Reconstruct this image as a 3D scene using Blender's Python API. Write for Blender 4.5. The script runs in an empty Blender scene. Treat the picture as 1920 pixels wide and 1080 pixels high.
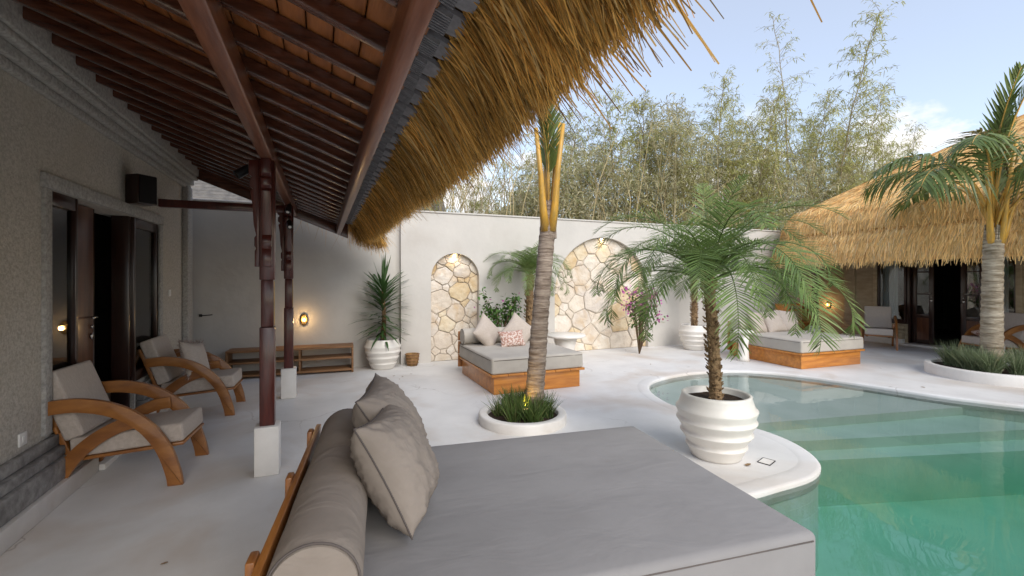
import bpy, bmesh, math, random
import numpy as np
from mathutils import Vector, Matrix, noise
random.seed(7); rng = np.random.default_rng(11)
R = math.radians
SC = bpy.context.scene
COL = SC.collection

# ------------------------------------------------------------------ camera
YAW = math.atan(355/853)
cam = bpy.data.cameras.new('camera'); camo = bpy.data.objects.new('camera', cam); COL.objects.link(camo)
cam.lens = 16; cam.sensor_width = 36; cam.shift_y = -20/1920
cam.clip_start = 0.02; cam.clip_end = 1000
camo.location = (0, 0, 1.5); camo.rotation_euler = (R(90), 0, -YAW)
SC.camera = camo

# ------------------------------------------------------------------ sky, sun, exposure
SUN_EL, SUN_AZ = 38, 174          # azimuth clockwise from +Y
w = bpy.data.worlds.new('World'); SC.world = w; w.use_nodes = True
nt = w.node_tree; nt.nodes.clear()
def N(t, **k):
    n = nt.nodes.new(t)
    for a, b in k.items(): setattr(n, a, b)
    return n
out = N('ShaderNodeOutputWorld'); bg = N('ShaderNodeBackground'); bg.inputs[1].default_value = 0.125
sky = N('ShaderNodeTexSky', sky_type='NISHITA'); sky.sun_disc = False
sky.sun_elevation = R(SUN_EL); sky.sun_rotation = R(SUN_AZ); sky.air_density = 1.0; sky.dust_density = .6; sky.ozone_density = 1.0
tc = N('ShaderNodeTexCoord'); mp = N('ShaderNodeMapping'); mp.inputs['Scale'].default_value = (1, 1, 1.9)
mp.inputs['Location'].default_value = (6.3, 2.2, 1.1)
nz = N('ShaderNodeTexNoise'); nz.inputs['Scale'].default_value = 6.5; nz.inputs['Detail'].default_value = 9; nz.inputs['Roughness'].default_value = .56
cr = N('ShaderNodeValToRGB'); cr.color_ramp.elements[0].position = .46; cr.color_ramp.elements[1].position = .60
sx = N('ShaderNodeSeparateXYZ'); mr = N('ShaderNodeMapRange'); mr.inputs[1].default_value = .37; mr.inputs[2].default_value = .22
mm = N('ShaderNodeMath', operation='MULTIPLY'); vl = N('ShaderNodeMath', operation='MAXIMUM'); vl.inputs[1].default_value = .30
mx = N('ShaderNodeMix', data_type='RGBA'); mx.inputs[7].default_value = (4.9, 4.75, 4.7, 1)
L = nt.links.new
L(tc.outputs['Generated'], mp.inputs[0]); L(mp.outputs[0], nz.inputs['Vector']); L(nz.outputs[0], cr.inputs[0])
L(tc.outputs['Generated'], sx.inputs[0]); L(sx.outputs[2], mr.inputs[0]); L(mr.outputs[0], mm.inputs[0]); L(cr.outputs[0], mm.inputs[1])
L(mm.outputs[0], vl.inputs[0]); L(vl.outputs[0], mx.inputs[0]); L(sky.outputs[0], mx.inputs[6]); L(mx.outputs[2], bg.inputs[0]); L(bg.outputs[0], out.inputs[0])
sl = bpy.data.lights.new('sun', 'SUN'); sl.energy = 1.5; sl.angle = R(48); sl.color = (1, .94, .85)
so = bpy.data.objects.new('sun', sl); COL.objects.link(so)
d = Vector((math.sin(R(SUN_AZ))*math.cos(R(SUN_EL)), math.cos(R(SUN_AZ))*math.cos(R(SUN_EL)), math.sin(R(SUN_EL))))
so.rotation_euler = d.to_track_quat('Z', 'Y').to_euler(); so.location = (0, 0, 30)
SC.view_settings.view_transform = 'Standard'; SC.view_settings.look = 'None'
SC.view_settings.exposure = 1.03; SC.view_settings.gamma = 1
SC.cycles.max_bounces = 10; SC.cycles.diffuse_bounces = 5; SC.cycles.transparent_max_bounces = 16
SC.cycles.caustics_reflective = False; SC.cycles.caustics_refractive = False
SC.cycles.use_denoising = True

# ------------------------------------------------------------------ materials
MATS = {}
def mat(name, c1, c2=None, scale=5, detail=4, contrast=(.35, .65), rough=.6, rough2=None, spec=.4, bump=0, bscale=None, stretch=(1,1,1),
        island=0, islc=None, coat=0, metal=0, stain=None, transl=0, emit=None, bdist=.01, wrink=None, ivar=.7, crack=None):
    m = bpy.data.materials.new(name); m.use_nodes = True; t = m.node_tree; b = t.nodes['Principled BSDF']; l = t.links.new
    def n(ty, **k):
        q = t.nodes.new(ty)
        for a_, b_ in k.items(): setattr(q, a_, b_)
        return q
    tcn = n('ShaderNodeTexCoord'); mpn = n('ShaderNodeMapping'); mpn.inputs['Scale'].default_value = stretch
    l(tcn.outputs['Object'], mpn.inputs[0])
    colout = None
    if c2 is None: c2 = tuple(x*.85 for x in c1)
    nn = n('ShaderNodeTexNoise'); nn.inputs['Scale'].default_value = scale; nn.inputs['Detail'].default_value = detail; nn.inputs['Roughness'].default_value = .6
    l(mpn.outputs[0], nn.inputs['Vector'])
    mrn = n('ShaderNodeMapRange'); mrn.inputs[1].default_value = contrast[0]; mrn.inputs[2].default_value = contrast[1]; l(nn.outputs[0], mrn.inputs[0])
    mixn = n('ShaderNodeMix', data_type='RGBA'); mixn.inputs[6].default_value = (*c1, 1); mixn.inputs[7].default_value = (*c2, 1)
    l(mrn.outputs[0], mixn.inputs[0]); colout = mixn.outputs[2]
    if stain:                                   # (colour, scale, lo, hi, amount)
        sn = n('ShaderNodeTexNoise'); sn.inputs['Scale'].default_value = stain[1]; sn.inputs['Detail'].default_value = 6; sn.inputs['Distortion'].default_value = .6
        l(tcn.outputs['Object'], sn.inputs['Vector'])
        sm = n('ShaderNodeMapRange'); sm.inputs[1].default_value = stain[2]; sm.inputs[2].default_value = stain[3]; sm.inputs[4].default_value = stain[4]; l(sn.outputs[0], sm.inputs[0])
        s2 = n('ShaderNodeMix', data_type='RGBA'); s2.inputs[7].default_value = (*stain[0], 1); l(sm.outputs[0], s2.inputs[0]); l(colout, s2.inputs[6]); colout = s2.outputs[2]
    if crack:
        ds_ = n('ShaderNodeTexNoise'); ds_.inputs['Scale'].default_value = 2.2; ds_.inputs['Detail'].default_value = 6; l(tcn.outputs['Object'], ds_.inputs['Vector'])
        va_ = n('ShaderNodeVectorMath', operation='MULTIPLY_ADD'); va_.inputs[1].default_value = (.55,.55,.55); l(ds_.outputs['Color'], va_.inputs[0]); l(tcn.outputs['Object'], va_.inputs[2])
        vo = n('ShaderNodeTexVoronoi', feature='DISTANCE_TO_EDGE'); vo.inputs['Scale'].default_value = crack[0]; l(va_.outputs[0], vo.inputs['Vector'])
        cm_ = n('ShaderNodeMapRange'); cm_.inputs[1].default_value = crack[1]; cm_.inputs[2].default_value = 0; cm_.inputs[4].default_value = 1; l(vo.outputs['Distance'], cm_.inputs[0])
        mk = n('ShaderNodeTexNoise'); mk.inputs['Scale'].default_value = .7; l(tcn.outputs['Object'], mk.inputs['Vector'])
        mk2 = n('ShaderNodeMapRange'); mk2.inputs[1].default_value = .50; mk2.inputs[2].default_value = .64; mk2.inputs[4].default_value = crack[2]; l(mk.outputs[0], mk2.inputs[0])
        mu = n('ShaderNodeMath', operation='MULTIPLY'); l(cm_.outputs[0], mu.inputs[0]); l(mk2.outputs[0], mu.inputs[1])
        c2_ = n('ShaderNodeMix', data_type='RGBA'); c2_.inputs[7].default_value = (.33,.29,.26,1); l(mu.outputs[0], c2_.inputs[0]); l(colout, c2_.inputs[6]); colout = c2_.outputs[2]
    if island:
        g = n('ShaderNodeNewGeometry')
        if islc:
            i2 = n('ShaderNodeMix', data_type='RGBA'); i2.inputs[7].default_value = (*islc, 1)
            im = n('ShaderNodeMapRange'); im.inputs[1].default_value = 1-island; im.inputs[2].default_value = 1; l(g.outputs['Random Per Island'], im.inputs[0])
            l(im.outputs[0], i2.inputs[0]); l(colout, i2.inputs[6]); colout = i2.outputs[2]
        hv = n('ShaderNodeHueSaturation'); mv = n('ShaderNodeMath', operation='MULTIPLY_ADD'); mv.inputs[1].default_value = ivar; mv.inputs[2].default_value = 1-ivar*.55
        wn = n('ShaderNodeTexWhiteNoise', noise_dimensions='1D'); l(g.outputs['Random Per Island'], wn.inputs['W'])
        l(wn.outputs[0], mv.inputs[0]); l(mv.outputs[0], hv.inputs['Value']); l(colout, hv.inputs['Color']); colout = hv.outputs[0]
    l(colout, b.inputs['Base Color'])
    b.inputs['Specular IOR Level'].default_value = spec; b.inputs['Metallic'].default_value = metal
    if rough2 is not None:
        rm = n('ShaderNodeMapRange'); rm.inputs[3].default_value = rough; rm.inputs[4].default_value = rough2; l(nn.outputs[0], rm.inputs[0]); l(rm.outputs[0], b.inputs['Roughness'])
    else: b.inputs['Roughness'].default_value = rough
    if coat: b.inputs['Coat Weight'].default_value = coat; b.inputs['Coat Roughness'].default_value = .15
    if emit: b.inputs['Emission Color'].default_value = (*emit[0], 1); b.inputs['Emission Strength'].default_value = emit[1]
    last = None
    if bump:
        bn = n('ShaderNodeTexNoise'); bn.inputs['Scale'].default_value = bscale or scale*4; bn.inputs['Detail'].default_value = 6; l(mpn.outputs[0], bn.inputs['Vector'])
        bp = n('ShaderNodeBump'); bp.inputs['Strength'].default_value = bump; bp.inputs['Distance'].default_value = bdist; l(bn.outputs[0], bp.inputs['Height']); l(bp.outputs[0], b.inputs['Normal']); last = bp
    if wrink:                                   # (scale, strength, distance)
        wm = n('ShaderNodeMapping'); wm.inputs['Scale'].default_value = (1, .45, 1); wm.inputs['Rotation'].default_value = (0, 0, .6); l(tcn.outputs['Object'], wm.inputs[0])
        wn2 = n('ShaderNodeTexNoise'); wn2.inputs['Scale'].default_value = wrink[0]; wn2.inputs['Detail'].default_value = 3; wn2.inputs['Distortion'].default_value = 1.2; l(wm.outputs[0], wn2.inputs['Vector'])
        bp2 = n('ShaderNodeBump'); bp2.inputs['Strength'].default_value = wrink[1]; bp2.inputs['Distance'].default_value = wrink[2]; l(wn2.outputs[0], bp2.inputs['Height'])
        if last: l(last.outputs[0], bp2.inputs['Normal'])
        l(bp2.outputs[0], b.inputs['Normal'])
    if transl:
        tr = n('ShaderNodeBsdfTranslucent'); l(colout, tr.inputs[0]); ms = n('ShaderNodeMixShader'); ms.inputs[0].default_value = transl
        o = t.nodes['Material Output']; l(b.outputs[0], ms.inputs[1]); l(tr.outputs[0], ms.inputs[2]); l(ms.outputs[0], o.inputs[0])
    MATS[name] = m; return m

mat('deck', (.72,.71,.695), (.61,.60,.585), scale=1.3, detail=8, rough=.62, bump=.25, bscale=22, bdist=.006, stain=((.50,.41,.33), 1.0, .50, .70, .6), crack=(.55, .006, .8))
mat('coping', (.78,.75,.71), (.66,.63,.59), scale=2.5, detail=7, rough=.5, bump=.2, bscale=25, bdist=.005, stain=((.45,.33,.22), 1.6, .58, .8, .4))
mat('plaster', (.60,.57,.525), (.525,.50,.465), scale=.9, detail=7, rough=.85, spec=.2, bump=.35, bscale=9, bdist=.012, stain=((.44,.40,.35), 1.3, .52, .8, .5))
mat('andesite', (.54,.50,.44), (.38,.35,.30), scale=55, detail=8, contrast=(.38,.62), rough=.9, spec=.2, bump=.8, bscale=70, bdist=.006, stain=((.46,.41,.33), 1.4, .45, .75, .6))
mat('andesite_trim', (.46,.44,.41), (.29,.28,.26), scale=40, detail=8, rough=.9, spec=.2, bump=.9, bscale=80, bdist=.006)
mat('plinth_stone', (.40,.39,.37), (.22,.21,.20), scale=14, detail=8, rough=.85, spec=.25, bump=.8, bscale=50, bdist=.008, stain=((.10,.09,.08), 2.2, .5, .7, .7))
mat('warm_stone', (.46,.37,.25), (.36,.28,.18), scale=5, detail=8, rough=.9, spec=.2, bump=.5, bscale=40, bdist=.006, stretch=(1,1,3))
mat('red_wood', (.10,.018,.012), (.055,.010,.008), scale=6, stretch=(6,6,.8), rough=.3, spec=.5, coat=.3, bump=.1, bscale=20)
mat('rafter_wood', (.11,.036,.018), (.05,.017,.010), scale=4, stretch=(1.2,8,8), rough=.22, spec=.6, coat=.6, bump=.15, bscale=16)
mat('beam_wood', (.23,.088,.045), (.13,.045,.024), scale=4, stretch=(8,.7,8), rough=.3, spec=.5, coat=.35, bump=.15, bscale=14)
mat('board_wood', (.40,.145,.045), (.20,.07,.022), scale=3, stretch=(7,.7,7), detail=7, rough=.3, spec=.5, coat=.3, bump=.2, bscale=12)
mat('dark_wood', (.035,.014,.009), (.02,.008,.006), scale=6, stretch=(6,6,.8), rough=.28, spec=.5, coat=.3)
mat('door_wood', (.13,.045,.018), (.07,.022,.010), scale=5, stretch=(6,6,.7), rough=.3, spec=.5, coat=.3)
mat('tile_grey', (.25,.25,.26), (.14,.14,.15), scale=22, detail=7, rough=.85, bump=.5, bscale=60, bdist=.004, stain=((.17,.09,.06), 3.5, .58, .75, .6))
mat('thatch', (.70,.40,.10), (.46,.25,.06), scale=1.5, detail=5, rough=.7, spec=.25, island=.35, islc=(.62,.46,.20), transl=.15, ivar=1.25)
mat('thatch_warm', (.92,.61,.25), (.82,.52,.20), scale=1.1, detail=6, rough=.75, spec=.2, island=.3, islc=(.85,.64,.36), transl=.10, ivar=.6)
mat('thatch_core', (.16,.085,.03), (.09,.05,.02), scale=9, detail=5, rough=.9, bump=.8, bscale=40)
mat('teak', (.62,.25,.045), (.42,.15,.025), scale=2.4, stretch=(1,8,8), detail=7, rough=.35, spec=.5, coat=.25, bump=.15, bscale=10)
mat('chair_wood', (.36,.145,.034), (.22,.08,.02), scale=3, stretch=(1.5,8,4), detail=7, rough=.4, spec=.5, coat=.15, bump=.2, bscale=10)
mat('bench_wood', (.30,.155,.07), (.19,.09,.035), scale=3, stretch=(1,8,8), detail=7, rough=.55, bump=.2, bscale=12)
mat('grey_fabric', (.27,.26,.255), (.25,.24,.235), scale=3, rough=.9, spec=.15, bump=.12, bscale=260, bdist=.002, wrink=(6,.24,.025))
mat('taupe_fabric', (.30,.255,.215), (.25,.21,.175), scale=3, rough=.85, spec=.2, bump=.12, bscale=260, bdist=.002, wrink=(6,.42,.03))
mat('light_fabric', (.50,.46,.40), (.44,.40,.35), scale=3, rough=.9, spec=.15, bump=.15, bscale=200, bdist=.002, wrink=(4,.25,.03))
mat('linen', (.53,.46,.40), (.44,.375,.32), scale=40, stretch=(1,6,1), rough=.95, spec=.1, bump=.3, bscale=120, bdist=.003, wrink=(6,.3,.02))
mat('pink_print', (.66,.55,.49), (.40,.22,.17), scale=42, detail=1, contrast=(.47,.53), rough=.9)
mat('seam', (.12,.10,.09), rough=.9)
mat('white_glaze', (.80,.765,.71), (.70,.66,.60), scale=3, detail=7, rough=.35, spec=.5, bump=.15, bscale=12, stain=((.5,.42,.33), 2.5, .6, .85, .4))
mat('soil', (.06,.035,.02), (.03,.018,.012), scale=30, rough=1, bump=1, bscale=60, bdist=.02)
mat('date_leaf', (.22,.30,.09), (.15,.23,.065), scale=2, rough=.45, spec=.4, island=.15, islc=(.33,.34,.13), transl=.4)
mat('coco_leaf', (.17,.22,.065), (.11,.16,.045), scale=2, rough=.4, spec=.45, island=.2, islc=(.22,.22,.07), transl=.25)
mat('dry_leaf', (.28,.23,.10), (.18,.15,.06), scale=2, rough=.6, island=.4, islc=(.15,.17,.05), transl=.2)
mat('petiole', (.62,.34,.05), (.40,.25,.06), scale=9, stretch=(4,4,1), rough=.35, spec=.5)
mat('palm_trunk', (.42,.34,.27), (.15,.105,.075), scale=7, stretch=(.7,.7,6), detail=8, rough=.9, bump=.9, bscale=22, bdist=.02)
mat('palm_trunk_pale', (.50,.43,.33), (.20,.155,.10), scale=7, stretch=(.7,.7,5), detail=8, rough=.9, bump=.9, bscale=22, bdist=.02)
mat('date_trunk', (.32,.21,.11), (.15,.09,.045), scale=16, rough=.95, bump=1, bscale=40, bdist=.02)
mat('yucca_leaf', (.09,.18,.05), (.055,.12,.04), scale=2, rough=.35, spec=.5, island=.2, islc=(.12,.20,.05), transl=.15)
mat('bush_leaf', (.10,.20,.045), (.06,.14,.03), scale=3, rough=.45, island=.2, islc=(.13,.20,.05), transl=.25)
mat('petal', (.55,.13,.40), (.40,.08,.30), scale=6, rough=.7, island=.2, islc=(.7,.3,.2), transl=.3)
mat('stem', (.14,.09,.05), rough=.9)
mat('grass', (.10,.16,.035), (.06,.11,.025), scale=3, rough=.5, island=.3, islc=(.20,.21,.08), transl=.2)
mat('pale_grass', (.20,.25,.13), (.13,.18,.08), scale=3, rough=.5, island=.3, islc=(.32,.33,.20), transl=.2)
mat('bamboo_leaf', (.53,.51,.19), (.40,.42,.14), scale=.4, rough=.6, island=.3, islc=(.52,.46,.28), transl=.4)
mat('bamboo_dry', (.56,.50,.32), (.43,.40,.22), scale=.5, rough=.7, island=.3, islc=(.30,.33,.15), transl=.4)
mat('bamboo_culm', (.48,.37,.19), (.32,.26,.13), scale=2, stretch=(1,1,.3), rough=.5, island=.5, islc=(.16,.13,.09))
mat('earth', (.13,.13,.05), (.10,.075,.045), scale=1, detail=8, rough=1)
mat('pool_tile', (.80,.82,.76), (.68,.72,.65), scale=1.6, detail=7, rough=.6, bump=.1)
mat('black_metal', (.02,.02,.022), rough=.4, metal=.3)
mat('steel', (.6,.58,.54), rough=.25, metal=1)
mat('brass', (.35,.24,.10), rough=.35, metal=.9)
mat('speaker_black', (.012,.010,.010), rough=.75, spec=.2, bump=.4, bscale=300)
mat('white_plastic', (.78,.76,.72), rough=.4)
mat('mortar', (.50,.44,.36), (.38,.33,.27), scale=12, rough=.95, bump=.5, bscale=40)
for i, (a_, b_) in enumerate([((.70,.62,.52),(.58,.50,.41)), ((.64,.56,.46),(.72,.66,.57)), ((.58,.43,.25),(.68,.57,.40)), ((.58,.52,.46),(.66,.59,.50)), ((.74,.69,.62),(.64,.55,.45)), ((.64,.52,.35),(.70,.62,.48))]):
    mat('flag%d' % i, a_, b_, scale=5, detail=9, rough=.85, spec=.25, bump=.9, bscale=14, bdist=.025, stain=((.50,.33,.16), 3.0, .50, .72, .7))
mat('roof_tile', (.16,.145,.13), (.09,.085,.08), scale=9, rough=.9)
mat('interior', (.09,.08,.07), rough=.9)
mat('curtain', (.74,.75,.74), (.62,.64,.64), scale=4, stretch=(1,8,.3), rough=.9)
mat('basket', (.30,.17,.06), (.15,.08,.03), scale=20, rough=.8, bump=.6, bscale=50)
mat('bulb_warm', (1,.8,.5), emit=((1,.62,.22), 2.0))
mat('bulb_bright', (1,.85,.6), emit=((1,.74,.36), 25))
mat('fluffy', (.42,.33,.29), (.30,.22,.19), scale=20, rough=1, island=.3, islc=(.55,.46,.42))

def special(name):
    m = bpy.data.materials.new(name); m.use_nodes = True; t = m.node_tree; t.nodes.clear(); MATS[name] = m
    return m, t, t.links.new
m, t, l = special('glass')
o = t.nodes.new('ShaderNodeOutputMaterial'); mxs = t.nodes.new('ShaderNodeMixShader'); fr = t.nodes.new('ShaderNodeFresnel'); fr.inputs[0].default_value = 1.7
tr = t.nodes.new('ShaderNodeBsdfTransparent'); tr.inputs[0].default_value = (.86,.9,.9,1); gl = t.nodes.new('ShaderNodeBsdfGlossy'); gl.inputs['Roughness'].default_value = .02
l(fr.outputs[0], mxs.inputs[0]); l(tr.outputs[0], mxs.inputs[1]); l(gl.outputs[0], mxs.inputs[2]); l(mxs.outputs[0], o.inputs[0])
m, t, l = special('water')
o = t.nodes.new('ShaderNodeOutputMaterial'); mxs = t.nodes.new('ShaderNodeMixShader'); fr = t.nodes.new('ShaderNodeFresnel'); fr.inputs[0].default_value = 1.33
tr = t.nodes.new('ShaderNodeBsdfTransparent'); gl = t.nodes.new('ShaderNodeBsdfGlossy'); gl.inputs['Roughness'].default_value = .01
tcn = t.nodes.new('ShaderNodeTexCoord'); nn = t.nodes.new('ShaderNodeTexNoise'); nn.inputs['Scale'].default_value = 3.2; nn.inputs['Detail'].default_value = 2
bp = t.nodes.new('ShaderNodeBump'); bp.inputs['Strength'].default_value = .10; bp.inputs['Distance'].default_value = .02
va = t.nodes.new('ShaderNodeVolumeAbsorption'); va.inputs[0].default_value = (.1,.76,.58,1); va.inputs[1].default_value = .62
l(tcn.outputs['Object'], nn.inputs['Vector']); l(nn.outputs[0], bp.inputs['Height']); l(bp.outputs[0], gl.inputs['Normal']); l(bp.outputs[0], fr.inputs['Normal'])
l(fr.outputs[0], mxs.inputs[0]); l(tr.outputs[0], mxs.inputs[1]); l(gl.outputs[0], mxs.inputs[2]); l(mxs.outputs[0], o.inputs[0]); l(va.outputs[0], o.inputs['Volume'])

# ------------------------------------------------------------------ mesh helpers
class MB:
    def __init__(s): s.v = []; s.f = []; s.n = 0
    def add(s, V, F):
        V = np.asarray(V, float).reshape(-1, 3); s.v.append(V)
        F = np.asarray(F) if not isinstance(F, list) else F
        o = s.n
        s.f += [tuple(int(i)+o for i in q) for q in F]
        s.n += len(V); return s
    def box(s, x0, x1, y0, y1, z0, z1):
        V = [(x,y,z) for z in (z0,z1) for y in (y0,y1) for x in (x0,x1)]
        return s.add(V, [(0,2,3,1),(4,5,7,6),(0,1,5,4),(2,6,7,3),(0,4,6,2),(1,3,7,5)])
    def prism(s, poly, axis, a, b):
        """poly: 2-D points; axis: the extrude axis; the 2-D coords are the other two axes in order"""
        n = len(poly)
        def P(p, h): q = list(p); q.insert(axis, h); return q
        V = [P(p, a) for p in poly] + [P(p, b) for p in poly]
        F = [tuple(range(n)), tuple(range(2*n-1, n-1, -1))] + [(i, i+n, (i+1) % n + n, (i+1) % n) for i in range(n)]
        return s.add(V, F)
    def tube(s, pts, rad, k=8, cap=True):
        pts = [Vector(p) for p in pts]; n = len(pts)
        if not hasattr(rad, '__len__'): rad = [rad]*n
        V = []; ref = Vector((.31,.22,.92))
        for i, p in enumerate(pts):
            tdir = (pts[min(i+1,n-1)] - pts[max(i-1,0)]).normalized()
            a = tdir.cross(ref if abs(tdir.dot(ref)) < .95 else Vector((1,0,0))).normalized(); b = tdir.cross(a)
            for j in range(k):
                th = 2*math.pi*j/k; V.append(p + (a*math.cos(th) + b*math.sin(th))*rad[i])
        F = [(i*k+j, i*k+(j+1) % k, (i+1)*k+(j+1) % k, (i+1)*k+j) for i in range(n-1) for j in range(k)]
        if cap: F += [tuple(range(k-1,-1,-1)), tuple(range((n-1)*k, n*k))]
        return s.add([tuple(q) for q in V], F)
    def lathe(s, prof, k=32, c=(0,0,0)):
        V = [(c[0]+r*math.cos(2*math.pi*j/k), c[1]+r*math.sin(2*math.pi*j/k), c[2]+z) for r, z in prof for j in range(k)]
        n = len(prof)
        F = [(i*k+j, i*k+(j+1) % k, (i+1)*k+(j+1) % k, (i+1)*k+j) for i in range(n-1) for j in range(k)]
        return s.add(V, F)
    def grid(s, f, nu, nv):
        V = [f(i/nu, j/nv) for j in range(nv+1) for i in range(nu+1)]
        F = [(j*(nu+1)+i, j*(nu+1)+i+1, (j+1)*(nu+1)+i+1, (j+1)*(nu+1)+i) for j in range(nv) for i in range(nu)]
        return s.add(V, F)
    def ribbons(s, rows, side, wid):
        """rows: list of (n,3) arrays along each strand; side (n,3) unit; wid list of (n,) widths per row"""
        n = len(rows[0]); m_ = len(rows)
        V = np.stack([x for r, q in zip(rows, wid) for x in (r - side*q[:,None]/2, r + side*q[:,None]/2)], 1)   # n, 2m, 3
        base = np.arange(n)[:,None]*2*m_
        F = np.concatenate([base + np.array([2*i, 2*i+1, 2*i+3, 2*i+2]) for i in range(m_-1)], 0)
        return s.add(V.reshape(-1,3), F)
    def mesh(s, name, material, smooth=False):
        me = bpy.data.meshes.new(name)
        V = np.concatenate(s.v) if s.v else np.zeros((0,3))
        me.from_pydata(V.tolist() if len(V) < 400 else V, [], s.f); me.update()
        if material:
            for q in (material if isinstance(material, (list, tuple)) else [material]): me.materials.append(MATS[q])
        if smooth: me.polygons.foreach_set('use_smooth', [True]*len(me.polygons))
        return me
    def build(s, name, material, parent=None, smooth=False, recalc=False):
        me = s.mesh(name, material, smooth)
        if recalc:
            bm = bmesh.new(); bm.from_mesh(me); bmesh.ops.recalc_face_normals(bm, faces=bm.faces); bm.to_mesh(me); bm.free()
        return link(name, me, parent)
def link(name, me, parent=None, loc=None, rot=None):
    o = bpy.data.objects.new(name, me); COL.objects.link(o)
    if parent: o.parent = parent
    if loc is not None: o.location = loc
    if rot is not None: o.rotation_euler = rot
    return o
def bevmesh(mb, name, material, off=.008, seg=2, smooth=True):
    me = mb.mesh(name, material)
    bm = bmesh.new(); bm.from_mesh(me); bmesh.ops.recalc_face_normals(bm, faces=bm.faces)
    es = [e for e in bm.edges if len(e.link_faces) == 2 and e.calc_face_angle(0) > R(35)]
    bmesh.ops.bevel(bm, geom=es, offset=off, segments=seg, profile=.5, affect='EDGES', clamp_overlap=True)
    for f in bm.faces: f.smooth = smooth
    bm.to_mesh(me); bm.free()
    if smooth and hasattr(me, 'set_sharp_from_angle'): me.set_sharp_from_angle(angle=R(40))
    return me
def bev(mb, name, material, parent=None, off=.008, seg=2): return link(name, bevmesh(mb, name, material, off, seg), parent)
def tag(o, label, cat, group=None):
    o['label'] = label; o['category'] = cat
    if group: o['group'] = group
    return o
def empty(name, loc=(0,0,0), rz=0, label=None, cat=None, group=None):
    o = bpy.data.objects.new(name, None); COL.objects.link(o); o.location = loc; o.rotation_euler = (0,0,rz); o.empty_display_size = .1
    if label: tag(o, label, cat, group)
    return o
def struct(o): o['kind'] = 'structure'; return o
def stuff(o): o['kind'] = 'stuff'; return o
def smoothclosed(pts, n=6):
    P = [Vector(p) for p in pts]; m_ = len(P); out_ = []
    for i in range(m_):
        p0, p1, p2, p3 = P[i-1], P[i], P[(i+1) % m_], P[(i+2) % m_]
        for j in range(n):
            t_ = j/n; out_.append(.5*((2*p1) + (p2-p0)*t_ + (2*p0-5*p1+4*p2-p3)*t_**2 + (3*p1-p0-3*p2+p3)*t_**3))
    return [(v.x, v.y) for v in out_]
def spline(pts, n=6):
    P = [Vector(p) for p in pts]; m_ = len(P); out_ = []
    for i in range(m_-1):
        p0, p1, p2, p3 = P[max(i-1,0)], P[i], P[i+1], P[min(i+2,m_-1)]
        for j in range(n):
            t_ = j/n; out_.append(.5*((2*p1) + (p2-p0)*t_ + (2*p0-5*p1+4*p2-p3)*t_**2 + (3*p1-p0-3*p2+p3)*t_**3))
    out_.append(P[-1]); return out_
def offset_poly(poly, d):
    """offset closed CCW polygon outward by d"""
    n = len(poly); res = []
    for i in range(n):
        a = Vector(poly[i-1]); b = Vector(poly[i]); c = Vector(poly[(i+1) % n])
        t_ = (c - a).normalized(); res.append((b.x + t_.y*d, b.y - t_.x*d))
    return res
from mathutils.geometry import tessellate_polygon
def sheet(name, loops, z, material, parent=None):
    L3 = [[Vector((x,y,z)) for x, y in lp] for lp in loops]
    tri = tessellate_polygon(L3); V = [tuple(v) for lp in L3 for v in lp]
    me = bpy.data.meshes.new(name); me.from_pydata(V, [], [tuple(q) for q in tri]); me.materials.append(MATS[material])
    bm = bmesh.new(); bm.from_mesh(me); bmesh.ops.recalc_face_normals(bm, faces=bm.faces)
    if sum(f.normal.z for f in bm.faces) < 0: bmesh.ops.reverse_faces(bm, faces=bm.faces)
    bm.to_mesh(me); bm.free()
    return link(name, me, parent)

# ------------------------------------------------------------------ pool, deck and ground
POOL = smoothclosed([(2.28,2.22),(2.92,2.27),(3.42,2.30),(3.74,2.46),(3.95,2.80),(4.0,3.2),(3.86,3.62),(3.80,4.0),(3.86,4.48),(4.09,4.98),(4.5,5.33),(5.28,5.52),(6.13,5.38),
                (6.66,4.90),(6.98,4.14),(7.22,3.28),(7.42,2.87),(7.72,2.3),(7.9,1.2),(7.8,-.6),(6.6,-1.9),(4.6,-2.2),(3.0,-1.8),(2.2,-.6),(2.1,.8),(2.12,1.8)][::-1], 6)
# make counter-clockwise
ar = sum(POOL[i-1][0]*POOL[i][1] - POOL[i][0]*POOL[i-1][1] for i in range(len(POOL)))
if ar < 0: POOL = POOL[::-1]
OUT = offset_poly(POOL, .15)
court = [(-6,-7),(14,-7),(14,8.35),(-6,8.35)]
struct(sheet('courtyard_floor', [court, OUT], 0, 'deck'))
struct(sheet('ground', [[(-400,-400),(400,-400),(400,400),(-400,400)], [(-5.9,-6.9),(13.9,-6.9),(13.9,8.3),(-5.9,8.3)]], -.04, 'earth'))
cop = MB(); n = len(POOL)
prof = [(.17,-.004),(.15,.0015),(.11,.002),(.03,.001),(.010,-.003),(0,-.016),(.003,-.05),(.012,-.12)]
rings = [[(x,y,zz) for x, y in offset_poly(POOL, dd)] for dd, zz in prof]
V = [p for r_ in rings for p in r_]
cop.add(V, [(i*n+j, i*n+(j+1) % n, (i+1)*n+(j+1) % n, (i+1)*n+j) for i in range(len(rings)-1) for j in range(n)])
struct(cop.build('pool_coping', 'deck', smooth=True, recalc=True))
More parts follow.
